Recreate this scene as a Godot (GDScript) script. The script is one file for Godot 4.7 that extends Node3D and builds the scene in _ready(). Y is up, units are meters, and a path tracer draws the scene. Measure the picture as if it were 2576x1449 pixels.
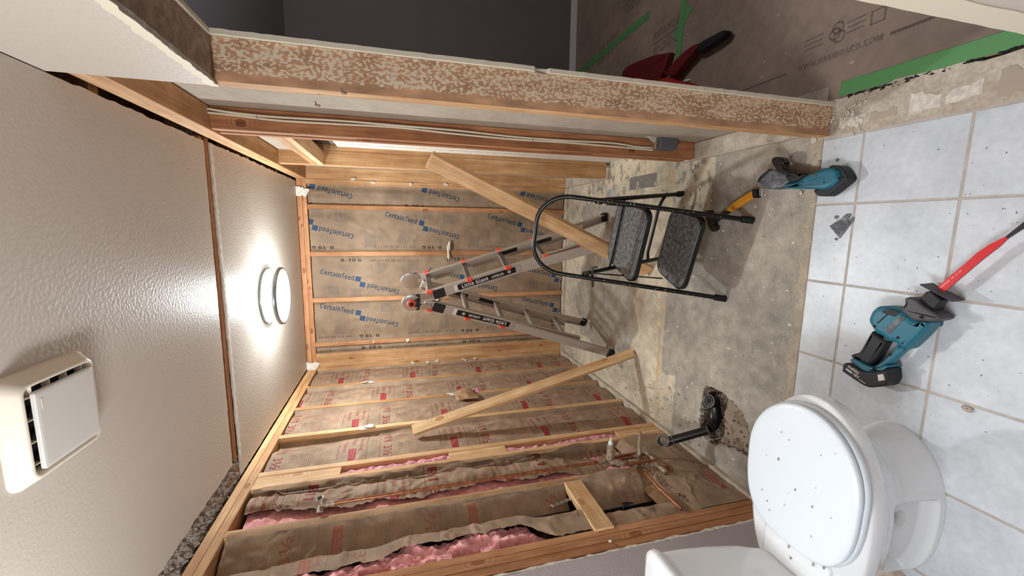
extends Node3D
# A bathroom stripped to its studs, seen with the picture turned on its side (world up runs to the picture's left).
# World: y up, x to the right of the doorway wall, -z into the stripped shower bay. Camera stands at x = 0, z = 0.

const EYE := Vector3(0, 1.633, 0)
const CAMX := Vector3(0.012177, -0.964435, 0.26404)
const CAMY := Vector3(0.98905, -0.027224, -0.14505)
const CAMZ := Vector3(0.14708, 0.262915, 0.953543)
const FPX := 1043.72
const XL := -1.282    # room face of the left studs
const XR := 0.372     # room face of the right studs
const ZB := -3.88     # room face of the back studs
const H := 2.435      # underside of the ceiling board
const PL := 2.357     # underside of the double top plate

func _ready() -> void:
	rng.seed = 7
	camera_and_light()
	make_materials()
	build_floor()
	build_ceiling()
	build_wall_left()
	build_wall_back()
	build_wall_right()
	build_rear()
	build_hall()
	build_batts_left()
	build_batts_back()
	build_toilet()
	build_ladder()
	build_stool()
	build_boards()
	build_saw()
	build_multitool()
	build_hammer()
	build_plumbing()
	build_lamp()
	build_fan()
	build_wiring()
	build_dustpan()
	build_small()

func camera_and_light() -> void:
	var cam := Camera3D.new()
	cam.name = "camera"
	cam.fov = 69.533
	cam.near = 0.02
	cam.far = 60.0
	cam.transform = Transform3D(Basis(CAMX, CAMY, CAMZ), EYE)
	add_child(cam)
	cam.current = true
	var env := Environment.new()
	env.background_mode = Environment.BG_COLOR
	env.background_color = Color(0.0, 0.0, 0.0)
	env.tonemap_mode = Environment.TONE_MAPPER_LINEAR
	env.tonemap_exposure = 1.06
	env.sdfgi_enabled = true
	env.ssao_enabled = true
	env.ssil_enabled = true
	var we := WorldEnvironment.new()
	we.name = "environment"
	we.environment = env
	add_child(we)

# ------------------------------------------------------------------ mesh builder
var rng := RandomNumberGenerator.new()
var taken := {}

class MB:
	var v := PackedVector3Array()
	var n := PackedVector3Array()
	var t := PackedVector2Array()
	var uo := Vector2.ZERO
	# corners run counter-clockwise seen from outside
	func tri(a: Vector3, b: Vector3, c: Vector3, ua := Vector2.ZERO, ub := Vector2.ZERO, uc := Vector2.ZERO) -> void:
		var k := (b - a).cross(c - a).normalized()
		v.append(a); v.append(c); v.append(b)
		n.append(k); n.append(k); n.append(k)
		t.append(ua + uo); t.append(uc + uo); t.append(ub + uo)
	func quad(a: Vector3, b: Vector3, c: Vector3, d: Vector3, ua := Vector2.ZERO, ub := Vector2.ZERO, uc := Vector2.ZERO, ud := Vector2.ZERO) -> void:
		tri(a, b, c, ua, ub, uc)
		tri(a, c, d, ua, uc, ud)
	func stri(a: Vector3, b: Vector3, c: Vector3, na: Vector3, nb: Vector3, nc: Vector3, ua: Vector2, ub: Vector2, uc: Vector2) -> void:
		v.append(a); v.append(c); v.append(b)
		n.append(na); n.append(nc); n.append(nb)
		t.append(ua + uo); t.append(uc + uo); t.append(ub + uo)
	# chamfered box; u runs along axis ax (0, 1, 2) in metres
	func box(xf: Transform3D, s: Vector3, bev := 0.0015, ax := 0) -> void:
		var h := s * 0.5
		bev = minf(bev, minf(h.x, minf(h.y, h.z)) * 0.9)
		for k in 3:
			var i := (k + 1) % 3
			var j := (k + 2) % 3
			for sg in [-1.0, 1.0]:
				var q := []
				for p in [[-1, -1], [1, -1], [1, 1], [-1, 1]]:
					var w := Vector3.ZERO
					w[k] = h[k] * sg
					w[i] = (h[i] - bev) * p[0]
					w[j] = (h[j] - bev) * p[1]
					q.append(w)
				if sg < 0:
					q.reverse()
				var uv := []
				for w in q:
					uv.append(Vector2(w[ax], w[i if j == ax else j] + sg * 0.11 * (k + 1)) if k != ax else Vector2(w[i], w[j]))
				quad(xf * q[0], xf * q[1], xf * q[2], xf * q[3], uv[0], uv[1], uv[2], uv[3])
		if bev <= 0.0:
			return
		for k in 3:      # edges that run along axis k
			var i := (k + 1) % 3
			var j := (k + 2) % 3
			for a in [-1.0, 1.0]:
				for b in [-1.0, 1.0]:
					var q := []
					for e in [[-1.0, 0], [1.0, 0], [1.0, 1], [-1.0, 1]]:
						var w := Vector3.ZERO
						w[k] = (h[k] - bev) * e[0]
						w[i] = (h[i] - (0.0 if e[1] == 0 else bev)) * a
						w[j] = (h[j] - (bev if e[1] == 0 else 0.0)) * b
						q.append(w)
					if a * b > 0:
						q.reverse()
					var cc: Vector3 = q[0] + q[1] + q[2] + q[3]
					if (q[1] - q[0]).cross(q[2] - q[0]).dot(cc) < 0:
						q.reverse()
					var uv := []
					for w in q:
						uv.append(Vector2(w[ax], w[(ax + 1) % 3]))
					quad(xf * q[0], xf * q[1], xf * q[2], xf * q[3], uv[0], uv[1], uv[2], uv[3])
		for a in [-1.0, 1.0]:
			for b in [-1.0, 1.0]:
				for c in [-1.0, 1.0]:
					var p := Vector3((h.x) * a, (h.y - bev) * b, (h.z - bev) * c)
					var q := Vector3((h.x - bev) * a, (h.y) * b, (h.z - bev) * c)
					var r := Vector3((h.x - bev) * a, (h.y - bev) * b, (h.z) * c)
					if a * b * c > 0:
						tri(xf * p, xf * q, xf * r)
					else:
						tri(xf * p, xf * r, xf * q)
	# rings of equal length, joined; smooth; ring points run counter-clockwise seen from the end the rings run to
	func loft(rings: Array, cap0 := true, cap1 := true, us := 1.0, vs := 1.0, closed := true) -> void:
		var m: int = rings.size()
		var k: int = rings[0].size()
		var nn := []
		for i in m:
			var row := PackedVector3Array()
			for j in k:
				var a: Vector3 = rings[i][(j + 1) % k if closed else mini(j + 1, k - 1)]
				var b: Vector3 = rings[i][(j + k - 1) % k if closed else maxi(j - 1, 0)]
				var c: Vector3 = rings[mini(i + 1, m - 1)][j]
				var d: Vector3 = rings[maxi(i - 1, 0)][j]
				row.append((a - b).cross(c - d).normalized())
			nn.append(row)
		for i in m - 1:
			for j in (k if closed else k - 1):
				var j2 := (j + 1) % k
				var ua := Vector2(i * us, j * vs)
				var ub := Vector2(i * us, (j + 1) * vs)
				var uc := Vector2((i + 1) * us, (j + 1) * vs)
				var ud := Vector2((i + 1) * us, j * vs)
				stri(rings[i][j], rings[i][j2], rings[i + 1][j2], nn[i][j], nn[i][j2], nn[i + 1][j2], ua, ub, uc)
				stri(rings[i][j], rings[i + 1][j2], rings[i + 1][j], nn[i][j], nn[i + 1][j2], nn[i + 1][j], ua, uc, ud)
		if closed:
			if cap0:
				fan(rings[0], false)
			if cap1:
				fan(rings[m - 1], true)
	func fan(r: PackedVector3Array, fwd: bool) -> void:
		var c := Vector3.ZERO
		for p in r:
			c += p
		c /= r.size()
		for j in r.size():
			var a := r[j]
			var b := r[(j + 1) % r.size()]
			if fwd:
				tri(c, a, b)
			else:
				tri(c, b, a)
	func tube(pts: Array, rad, seg := 12, cap := true) -> void:
		var rings := []
		var up := Vector3.UP
		var last := Vector3.ZERO
		for i in pts.size():
			var d: Vector3 = (pts[mini(i + 1, pts.size() - 1)] - pts[maxi(i - 1, 0)]).normalized()
			if i == 0:
				up = Vector3.UP if absf(d.y) < 0.9 else Vector3.RIGHT
				up = (up - d * up.dot(d)).normalized()
			else:
				var axis := last.cross(d)
				if axis.length() > 1e-5:
					up = up.rotated(axis.normalized(), last.angle_to(d))
				up = (up - d * up.dot(d)).normalized()
			last = d
			var side := d.cross(up).normalized()
			var r: float = rad[i] if rad is Array else rad
			var ring := PackedVector3Array()
			for j in seg:
				var a := TAU * j / seg
				ring.append(pts[i] + (up * cos(a) + side * sin(a)) * r)
			rings.append(ring)
		loft(rings, cap, cap, 0.05, 0.1)
	# profile of [radius, height] from bottom to top round y of xf
	func lathe(prof: Array, xf: Transform3D, seg := 32, cap0 := true, cap1 := true) -> void:
		var rings := []
		for p in prof:
			var ring := PackedVector3Array()
			for j in seg:
				var a := -TAU * j / seg
				ring.append(xf * Vector3(p[0] * cos(a), p[1], p[0] * sin(a)))
			rings.append(ring)
		loft(rings, cap0, cap1)
	func inset(poly: PackedVector2Array, by: float) -> PackedVector2Array:
		var out := PackedVector2Array()
		var k := poly.size()
		for i in k:
			var a := (poly[i] - poly[(i + k - 1) % k]).normalized()
			var b := (poly[(i + 1) % k] - poly[i]).normalized()
			var na := Vector2(a.y, -a.x)
			var nb := Vector2(b.y, -b.x)
			var m := (na + nb).normalized()
			out.append(poly[i] - m / maxf(m.dot(na), 0.5) * by)
		return out
	# polygon (x, z of the ground plane) pulled up from y0 to y1, edges bevelled
	func slab(poly: PackedVector2Array, y0: float, y1: float, bev := 0.003, xf := Transform3D.IDENTITY) -> void:
		var k := poly.size()
		var area := 0.0
		for i in k:
			area += poly[i].cross(poly[(i + 1) % k])
		if area < 0:
			poly.reverse()
		var steps := 3 if bev >= 0.005 else 1
		var levels := []
		for l in steps + 1:
			var a := PI * 0.5 * l / steps
			levels.append([inset(poly, bev * (1.0 - sin(a))), y0 + bev * (1.0 - cos(a))])
		for l in steps + 1:
			var a := PI * 0.5 * (1.0 - float(l) / steps)
			levels.append([inset(poly, bev * (1.0 - sin(a))), y1 - bev * (1.0 - cos(a))])
		var inn: PackedVector2Array = levels[0][0]
		var test := Geometry2D.triangulate_polygon(inn)
		if test.is_empty():
			test = Geometry2D.triangulate_polygon(poly)
		for l in levels.size() - 1:
			for i in k:
				var j := (i + 1) % k
				var a: PackedVector2Array = levels[l][0]
				var b: PackedVector2Array = levels[l + 1][0]
				var p := Vector3(a[i].x, levels[l][1], a[i].y)
				var q := Vector3(a[j].x, levels[l][1], a[j].y)
				var r := Vector3(b[j].x, levels[l + 1][1], b[j].y)
				var s := Vector3(b[i].x, levels[l + 1][1], b[i].y)
				quad(xf * p, xf * s, xf * r, xf * q, Vector2(p.x, p.z), Vector2(s.x, s.y), Vector2(r.x, r.y), Vector2(q.x, q.z))
		for i in range(0, test.size(), 3):
			var a := inn[test[i]]
			var b := inn[test[i + 1]]
			var c := inn[test[i + 2]]
			if (b - a).cross(c - a) > 0:
				var w := b
				b = c
				c = w
			tri(xf * Vector3(a.x, y1, a.y), xf * Vector3(b.x, y1, b.y), xf * Vector3(c.x, y1, c.y), a, b, c)
			tri(xf * Vector3(a.x, y0, a.y), xf * Vector3(c.x, y0, c.y), xf * Vector3(b.x, y0, b.y), a, c, b)
	# f(u, v) -> Vector3 over the unit square, g(u, v) -> Vector2
	func grid(nu: int, nv: int, f: Callable, g: Callable) -> void:
		var p := []
		var w := []
		for i in nu + 1:
			var row := PackedVector3Array()
			var ur := PackedVector2Array()
			for j in nv + 1:
				row.append(f.call(float(i) / nu, float(j) / nv))
				ur.append(g.call(float(i) / nu, float(j) / nv))
			p.append(row)
			w.append(ur)
		var nn := []
		for i in nu + 1:
			var row := PackedVector3Array()
			for j in nv + 1:
				var a: Vector3 = p[mini(i + 1, nu)][j] - p[maxi(i - 1, 0)][j]
				var b: Vector3 = p[i][mini(j + 1, nv)] - p[i][maxi(j - 1, 0)]
				row.append(a.cross(b).normalized())
			nn.append(row)
		for i in nu:
			for j in nv:
				stri(p[i][j], p[i + 1][j], p[i + 1][j + 1], nn[i][j], nn[i + 1][j], nn[i + 1][j + 1], w[i][j], w[i + 1][j], w[i + 1][j + 1])
				stri(p[i][j], p[i + 1][j + 1], p[i][j + 1], nn[i][j], nn[i + 1][j + 1], nn[i][j + 1], w[i][j], w[i + 1][j + 1], w[i][j + 1])
	# a lump: a rough ball squashed to size s
	func lump(c: Vector3, s: Vector3, seed_: int, seg := 7, rough := 0.35) -> void:
		var r := RandomNumberGenerator.new()
		r.seed = seed_
		var rings := []
		for i in seg + 1:
			var a := PI * i / seg
			var ring := PackedVector3Array()
			for j in seg + 2:
				var b := -TAU * j / (seg + 2)
				var k := 1.0 + r.randf_range(-rough, rough)
				if i == 0 or i == seg:
					k = 0.8
				ring.append(c + Vector3(sin(a) * cos(b), -cos(a), sin(a) * sin(b)) * s * 0.5 * k)
			rings.append(ring)
		loft(rings, false, false, 0.02, 0.02)
	func mesh() -> ArrayMesh:
		var arr := []
		arr.resize(Mesh.ARRAY_MAX)
		arr[Mesh.ARRAY_VERTEX] = v
		arr[Mesh.ARRAY_NORMAL] = n
		arr[Mesh.ARRAY_TEX_UV] = t
		var m := ArrayMesh.new()
		m.add_surface_from_arrays(Mesh.PRIMITIVE_TRIANGLES, arr)
		return m

func numbered(called: String) -> String:
	var k: int = taken.get(called, 0)
	taken[called] = k + 1
	return called if k == 0 else "%s_%03d" % [called, k]

func part(called: String, b: MB, m: Material, parent: Node3D, label := "") -> MeshInstance3D:
	var o := MeshInstance3D.new()
	o.name = called
	o.mesh = b.mesh()
	o.material_override = m
	parent.add_child(o, true)
	if label:
		o.set_meta("label", label)
	return o

func thing(called: String, label: String, category: String, group := "") -> Node3D:
	var o := Node3D.new()
	o.name = numbered(called)
	add_child(o)
	o.set_meta("label", label)
	o.set_meta("category", category)
	if group:
		o.set_meta("group", group)
	return o

func solo(called: String, b: MB, m: Material, label: String, category: String, group := "") -> MeshInstance3D:
	var o := part(numbered(called), b, m, self, label)
	o.set_meta("category", category)
	if group:
		o.set_meta("group", group)
	return o

func setting(called: String, label: String, category := "wall") -> Node3D:
	var o := Node3D.new()
	o.name = called
	add_child(o)
	o.set_meta("kind", "structure")
	o.set_meta("label", label)
	o.set_meta("category", category)
	return o

# box between two corners
func span(b: MB, lo: Vector3, hi: Vector3, ax := 1, bev := 0.002) -> void:
	b.uo = Vector2(rng.randf() * 7.0, rng.randf() * 7.0)
	b.box(Transform3D(Basis.IDENTITY, (lo + hi) * 0.5), (hi - lo).abs(), bev, ax)
	b.uo = Vector2.ZERO

func plank(called: String, lo: Vector3, hi: Vector3, ax: int, m: Material, parent: Node3D, bev := 0.002) -> MeshInstance3D:
	var b := MB.new()
	span(b, lo, hi, ax, bev)
	return part(called, b, m, parent)

# beam from a to c; wide side w lies along the direction side
func beam(b: MB, a: Vector3, c: Vector3, side: Vector3, w: float, thick: float, bev := 0.002) -> void:
	var x := (c - a).normalized()
	var y := (side - x * side.dot(x)).normalized()
	b.uo = Vector2(rng.randf() * 7.0, rng.randf() * 7.0)
	b.box(Transform3D(Basis(x, y, x.cross(y)), (a + c) * 0.5), Vector3((c - a).length(), w, thick), bev, 0)
	b.uo = Vector2.ZERO

# a pixel of the photograph gives a direction; the plane that the thing touches gives its distance
func ray(px: float, py: float) -> Vector3:
	return CAMX * (px - 1288.0) + CAMY * (724.5 - py) - CAMZ * FPX

func on_y(px: float, py: float, y := 0.0) -> Vector3:
	var d := ray(px, py)
	return EYE + d * ((y - EYE.y) / d.y)

func on_x(px: float, py: float, x: float) -> Vector3:
	var d := ray(px, py)
	return EYE + d * ((x - EYE.x) / d.x)

func on_z(px: float, py: float, z: float) -> Vector3:
	var d := ray(px, py)
	return EYE + d * ((z - EYE.z) / d.z)

# outline read off a zoomed view (origin and scale of the view) and laid on the plane at height y
func outline(pts: Array, ox: float, oy: float, sc: float, y: float) -> PackedVector2Array:
	var r := PackedVector2Array()
	for i in range(0, pts.size(), 2):
		var q := on_y(ox + pts[i] / sc, oy + pts[i + 1] / sc, y)
		r.append(Vector2(q.x, q.z))
	return r

# corners of an outline rounded off
func softened(p: PackedVector2Array, times: int) -> PackedVector2Array:
	for t in times:
		var q := PackedVector2Array()
		for i in p.size():
			var a := p[i]
			var b := p[(i + 1) % p.size()]
			q.append(a.lerp(b, 0.15))
			q.append(a.lerp(b, 0.85))
		p = q
	return p

# lettering, raised a hair; laid so that it reads along right with tops towards up
func letters(b: MB, txt: String, at: Vector3, right: Vector3, up: Vector3, height: float, bold := true, width := 0.0) -> void:
	var a := text_tris(txt, bold)
	var lo: Vector2 = a[1]
	var hi: Vector2 = a[2]
	var k := height / maxf(hi.y - lo.y, 0.001)
	var kx := k if width == 0.0 else width / maxf(hi.x - lo.x, 0.001)
	var p: PackedVector2Array = a[0]
	var nrm := right.cross(up).normalized()
	for i in range(0, p.size(), 3):
		var q := []
		for j in 3:
			q.append(at + right * ((p[i + j].x - lo.x) * kx) + up * ((p[i + j].y - lo.y) * k))
		if (q[1] - q[0]).cross(q[2] - q[0]).dot(nrm) < 0:
			b.tri(q[0], q[2], q[1])
		else:
			b.tri(q[0], q[1], q[2])

var text_store := {}
func text_tris(txt: String, bold := true) -> Array:
	var key := txt + str(bold)
	if text_store.has(key):
		return text_store[key]
	var f := SystemFont.new()
	f.font_names = PackedStringArray(["Droid Sans"])
	f.font_weight = 700 if bold else 400
	var tm := TextMesh.new()
	tm.font = f
	tm.text = txt
	tm.font_size = 48
	tm.depth = 0.0
	tm.curve_step = 4.0
	tm.pixel_size = 0.01
	var arr := tm.get_mesh_arrays()
	var vs: PackedVector3Array = arr[Mesh.ARRAY_VERTEX]
	var ix = arr[Mesh.ARRAY_INDEX]
	var out := PackedVector2Array()
	if ix != null and ix.size() > 0:
		for i in ix:
			out.append(Vector2(vs[i].x, vs[i].y))
	else:
		for q in vs:
			out.append(Vector2(q.x, q.y))
	var lo := Vector2(1e9, 1e9)
	var hi := -lo
	for q in out:
		lo = lo.min(q)
		hi = hi.max(q)
	text_store[key] = [out, lo, hi]
	return text_store[key]
# ------------------------------------------------------------------ colours and surfaces
var M := {}

func plain(c: Color, rough := 0.6, metal := 0.0) -> StandardMaterial3D:
	var m := StandardMaterial3D.new()
	m.albedo_color = c
	m.roughness = rough
	m.metallic = metal
	return m

func picture(img: Image, rough := 0.7, scale := Vector3.ONE) -> StandardMaterial3D:
	var m := StandardMaterial3D.new()
	m.albedo_texture = ImageTexture.create_from_image(img)
	m.roughness = rough
	m.uv1_scale = scale
	return m

func noise_bytes(w: int, h: int, freq: float, seed_: int, oct := 3, ridged := false) -> PackedByteArray:
	var f := FastNoiseLite.new()
	f.noise_type = FastNoiseLite.TYPE_SIMPLEX_SMOOTH
	f.fractal_type = FastNoiseLite.FRACTAL_RIDGED if ridged else FastNoiseLite.FRACTAL_FBM
	f.fractal_octaves = oct
	f.frequency = freq
	f.seed = seed_
	var im := f.get_seamless_image(w, h, false, false, 0.1, true)
	im.convert(Image.FORMAT_L8)
	return im.get_data()

func stretched(w: int, h: int, sw: int, sh: int, freq: float, seed_: int) -> PackedByteArray:
	var im := Image.create_from_data(sw, sh, false, Image.FORMAT_L8, noise_bytes(sw, sh, freq, seed_))
	im.resize(w, h, Image.INTERPOLATE_CUBIC)
	return im.get_data()

func to_image(w: int, h: int, d: PackedByteArray) -> Image:
	var im := Image.create_from_data(w, h, false, Image.FORMAT_RGB8, d)
	im.generate_mipmaps()
	return im

func normal_from(bytes: PackedByteArray, w: int, h: int, strength: float) -> ImageTexture:
	var im := Image.create_from_data(w, h, false, Image.FORMAT_L8, bytes)
	im.convert(Image.FORMAT_RGBA8)
	im.bump_map_to_normal_map(strength)
	return ImageTexture.create_from_image(im)

# wood: grain lines along u, a few knots
func wood(seed_: int, light: Color, dark: Color, knots: int) -> Image:
	var w := 1024
	var h := 128
	var r := RandomNumberGenerator.new()
	r.seed = seed_
	var fine := stretched(w, h, 40, h, 0.16, seed_ + 1)
	var wide := stretched(w, h, 24, 48, 0.05, seed_ + 2)
	var blot := noise_bytes(w, h, 0.012, seed_ + 3, 4)
	var ks := []
	for i in knots:
		ks.append([r.randf_range(40, w - 40), r.randf_range(12, h - 12), r.randf_range(5, 9)])
	var d := PackedByteArray()
	d.resize(w * h * 3)
	for y in h:
		for x in w:
			var i := y * w + x
			var k := (fine[i] / 255.0 - 0.5) * 0.55 + (wide[i] / 255.0 - 0.5) * 0.7 + (blot[i] / 255.0 - 0.5) * 0.35 + 0.42
			for q in ks:
				var dx: float = (x - q[0]) / 2.2
				var dy: float = y - q[1]
				var e: float = sqrt(dx * dx + dy * dy) / q[2]
				if e < 3.0:
					if e < 0.55:
						k += 0.55
					elif e < 0.75:
						k += 0.85
					else:
						k += 0.28 * sin(e * 9.0) * (3.0 - e) / 2.2
			k = clampf(k, 0.0, 1.15)
			d[i * 3] = int(clampf(lerpf(light.r, dark.r, k), 0, 1) * 255)
			d[i * 3 + 1] = int(clampf(lerpf(light.g, dark.g, k), 0, 1) * 255)
			d[i * 3 + 2] = int(clampf(lerpf(light.b, dark.b, k), 0, 1) * 255)
	return to_image(w, h, d)

# lays flat lettering into an image; (x, y) is the lower left of the text, dir its reading direction in image pixels
func print_text(d: PackedByteArray, w: int, h: int, txt: String, x: float, y: float, dir: Vector2, height: float, col: Color, strength := 1.0, bold := true, squeeze := 1.0) -> void:
	var a := text_tris(txt, bold)
	var lo: Vector2 = a[1]
	var hi: Vector2 = a[2]
	var k := height / maxf(hi.y - lo.y, 0.001)
	var up := Vector2(dir.y, -dir.x)
	var p: PackedVector2Array = a[0]
	for i in range(0, p.size(), 3):
		var q := []
		for j in 3:
			q.append(Vector2(x, y) + dir * ((p[i + j].x - lo.x) * k * squeeze) + up * ((p[i + j].y - lo.y) * k))
		fill_tri(d, w, h, q[0], q[1], q[2], col, strength)

func fill_tri(d: PackedByteArray, w: int, h: int, a: Vector2, b: Vector2, c: Vector2, col: Color, strength: float) -> void:
	var area := (b - a).cross(c - a)
	if absf(area) < 0.01:
		return
	if area < 0:
		var s := b
		b = c
		c = s
	var x0 := int(floor(minf(a.x, minf(b.x, c.x))))
	var x1 := int(ceil(maxf(a.x, maxf(b.x, c.x))))
	var y0 := int(floor(minf(a.y, minf(b.y, c.y))))
	var y1 := int(ceil(maxf(a.y, maxf(b.y, c.y))))
	for y in range(y0, y1 + 1):
		for x in range(x0, x1 + 1):
			var p := Vector2(x + 0.5, y + 0.5)
			if (b - a).cross(p - a) < -0.01 or (c - b).cross(p - b) < -0.01 or (a - c).cross(p - c) < -0.01:
				continue
			blot(d, w, h, x, y, col, strength)

func blot(d: PackedByteArray, w: int, h: int, x: int, y: int, col: Color, strength: float) -> void:
	var i := (posmod(y, h) * w + posmod(x, w)) * 3
	d[i] = int(lerpf(d[i], col.r * 255.0, strength))
	d[i + 1] = int(lerpf(d[i + 1], col.g * 255.0, strength))
	d[i + 2] = int(lerpf(d[i + 2], col.b * 255.0, strength))

func fill_box(d: PackedByteArray, w: int, h: int, x0: int, y0: int, x1: int, y1: int, col: Color, strength := 1.0) -> void:
	for y in range(y0, y1):
		for x in range(x0, x1):
			blot(d, w, h, x, y, col, strength)

# rows of words too small to read
func small_print(d: PackedByteArray, w: int, h: int, x0: int, x1: int, y0: int, rows: int, pitch: int, thick: int, col: Color, strength: float, r: RandomNumberGenerator) -> void:
	for k in rows:
		var x := x0
		var stop := x1 - (r.randi_range(0, 60) if k == rows - 1 else r.randi_range(0, 14))
		while x < stop:
			var l := r.randi_range(5, 22)
			for yy in thick:
				for xx in range(x, mini(x + l, stop)):
					if r.randf() < 0.8:
						blot(d, w, h, xx, y0 + k * pitch + yy, col, strength)
			x += l + r.randi_range(3, 5)

func kraft(w: int, h: int, seed_: int, base: Color, vary: float) -> PackedByteArray:
	var n1 := noise_bytes(w, h, 0.006, seed_, 4)
	var n2 := noise_bytes(w, h, 0.09, seed_ + 1, 2)
	var d := PackedByteArray()
	d.resize(w * h * 3)
	for i in w * h:
		var k := 1.0 + (n1[i] / 255.0 - 0.5) * vary + (n2[i] / 255.0 - 0.5) * vary * 0.4
		d[i * 3] = int(clampf(base.r * k, 0, 1) * 255)
		d[i * 3 + 1] = int(clampf(base.g * k, 0, 1) * 255)
		d[i * 3 + 2] = int(clampf(base.b * k, 0, 1) * 255)
	return d

# facing with red print: rows run up the wall, columns across the bay
func red_print_image(ink: float) -> Image:
	var w := 448
	var h := 704
	var r := RandomNumberGenerator.new()
	r.seed = 31
	var d := kraft(w, h, 12, Color(0.60, 0.505, 0.41), 0.24)
	var red := Color(0.67, 0.55, 0.42).lerp(Color(0.50, 0.11, 0.12), ink)
	for x in range(28, w - 28):
		for k in 3:
			blot(d, w, h, x, 30 + k, red, 0.85)
			blot(d, w, h, x, 646 + k, red, 0.85)
	for y in range(30, 648):
		for k in 3:
			blot(d, w, h, 28 + k, y, red, 0.7)
			blot(d, w, h, w - 31 + k, y, red, 0.7)
	print_text(d, w, h, "Owens-Corning", 70, 88, Vector2.RIGHT, 34, red, 0.85, true, 0.95)
	print_text(d, w, h, "Fiberglas", 70, 142, Vector2.RIGHT, 34, red, 0.85, true, 0.95)
	fill_box(d, w, h, 262, 100, 384, 150, Color(0.67, 0.55, 0.42).lerp(Color(0.58, 0.12, 0.15), ink), 0.9)
	small_print(d, w, h, 274, 372, 112, 2, 18, 8, Color(0.66, 0.53, 0.40), 0.6, r)
	print_text(d, w, h, "Building Insulation", 70, 196, Vector2.RIGHT, 30, red, 0.8, true, 0.85)
	small_print(d, w, h, 70, 400, 216, 1, 10, 8, red, 0.6, r)
	small_print(d, w, h, 70, 400, 262, 7, 13, 3, red, 0.55, r)
	small_print(d, w, h, 70, 240, 382, 6, 12, 4, red, 0.45, r)
	small_print(d, w, h, 262, 400, 382, 6, 12, 4, red, 0.45, r)
	small_print(d, w, h, 70, 210, 480, 5, 13, 4, red, 0.5, r)
	for k in 46:      # listing mark: a rounded triangle
		for e in 3:
			blot(d, w, h, 290 + k + e, 470 + k, red, 0.6)
			blot(d, w, h, 290 - k - e, 470 + k, red, 0.6)
	for x in range(244, 337):
		blot(d, w, h, x, 516, red, 0.6)
		blot(d, w, h, x, 517, red, 0.6)
	small_print(d, w, h, 264, 316, 492, 3, 8, 4, red, 0.6, r)
	print_text(d, w, h, "R-11  3½\"", 52, 622, Vector2.RIGHT, 58, red, 0.88, true, 1.05)
	small_print(d, w, h, 150, 260, 668, 1, 8, 5, red, 0.4, r)
	return to_image(w, h, d)

# facing with blue print: columns run down the wall, rows across the bay
func blue_print_image() -> Image:
	var w := 1024
	var h := 408
	var r := RandomNumberGenerator.new()
	r.seed = 5
	var d := kraft(w, h, 40, Color(0.545, 0.455, 0.365), 0.2)
	var blue := Color(0.15, 0.22, 0.29)
	var ink := Color(0.17, 0.12, 0.09)
	var dir := Vector2(cos(0.24), sin(0.24))
	for k in [-1, 0, 1]:
		var ox: float = k * w
		print_text(d, w, h, "CertainTeed", 60 + ox, 172, dir, 52, blue, 0.9, true, fit("CertainTeed", 52, 308))
		var q := Vector2(60 + ox, 172) + dir * 320
		stamp(d, w, h, q, dir, 50, blue)
		var s := q + dir * 64 + Vector2(-dir.y, dir.x) * 44
		stamp(d, w, h, s + Vector2(-14, 0), dir, 50, blue)
		var e := s + dir * 368 - Vector2(-dir.y, dir.x) * 44
		print_text(d, w, h, "CertainTeed", e.x, e.y, -dir, 52, blue, 0.9, true, fit("CertainTeed", 52, 308))
		print_text(d, w, h, "R-19 6", 250 + ox, 60, Vector2.RIGHT, 32, ink, 0.9, true, 1.6)
		print_text(d, w, h, "1/4\" C11 07-26-93 11 07 C 5", 505 + ox, 60, Vector2.RIGHT, 19, ink, 0.8, false, 1.5)
	for at in [[560, 74], [120, 290], [880, 60], [320, 330]]:      # grey patches of fine bars
		for x in range(0, 104, 1):
			if r.randf() < 0.82:
				var l := r.randi_range(88, 118)
				fill_box(d, w, h, at[0] + x, at[1], at[0] + x + 1, at[1] + l, Color(0.44, 0.38, 0.34), 0.55)
	for y in [8, 22, h - 20, h - 9]:
		fill_box(d, w, h, 0, y, w, y + 2, Color(0.45, 0.34, 0.24), 0.5)
	return to_image(w, h, d)

func fit(txt: String, height: float, width: float) -> float:
	var a := text_tris(txt, true)
	var s: Vector2 = a[2] - a[1]
	return width / (s.x * height / s.y)

func stamp(d: PackedByteArray, w: int, h: int, at: Vector2, dir: Vector2, s: float, col: Color) -> void:
	var up := Vector2(dir.y, -dir.x)
	var a := at
	var b := at + dir * s
	var c := at + dir * s + up * s
	var e := at + up * s
	fill_tri(d, w, h, a, b, c, Color(0.13, 0.24, 0.35), 0.9)
	fill_tri(d, w, h, a, c, e, Color(0.13, 0.24, 0.35), 0.9)
	for k in 3:
		var f := a + dir * (s * 0.3) + up * (s * (0.28 + 0.2 * k))
		var g := f + dir * (s * 0.4)
		fill_tri(d, w, h, f, g, g + up * 4, Color(0.30, 0.42, 0.52), 0.7)

var HOLE := PackedVector2Array([Vector2(-0.865, -1.828), Vector2(-0.858, -1.74), Vector2(-0.862, -1.69), Vector2(-0.885, -1.63), Vector2(-0.903, -1.584), Vector2(-0.95, -1.545), Vector2(-1.0, -1.522), Vector2(-1.105, -1.523), Vector2(-1.118, -1.60), Vector2(-1.133, -1.68), Vector2(-1.162, -1.744), Vector2(-1.16, -1.80), Vector2(-1.15, -1.85), Vector2(-1.096, -1.856), Vector2(-0.995, -1.86), Vector2(-0.90, -1.852)])
var DEEP := PackedVector2Array([Vector2(-0.872, -1.826), Vector2(-0.868, -1.745), Vector2(-0.89, -1.70), Vector2(-1.0, -1.712), Vector2(-1.09, -1.705), Vector2(-1.152, -1.745), Vector2(-1.15, -1.845), Vector2(-1.0, -1.852)])

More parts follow.
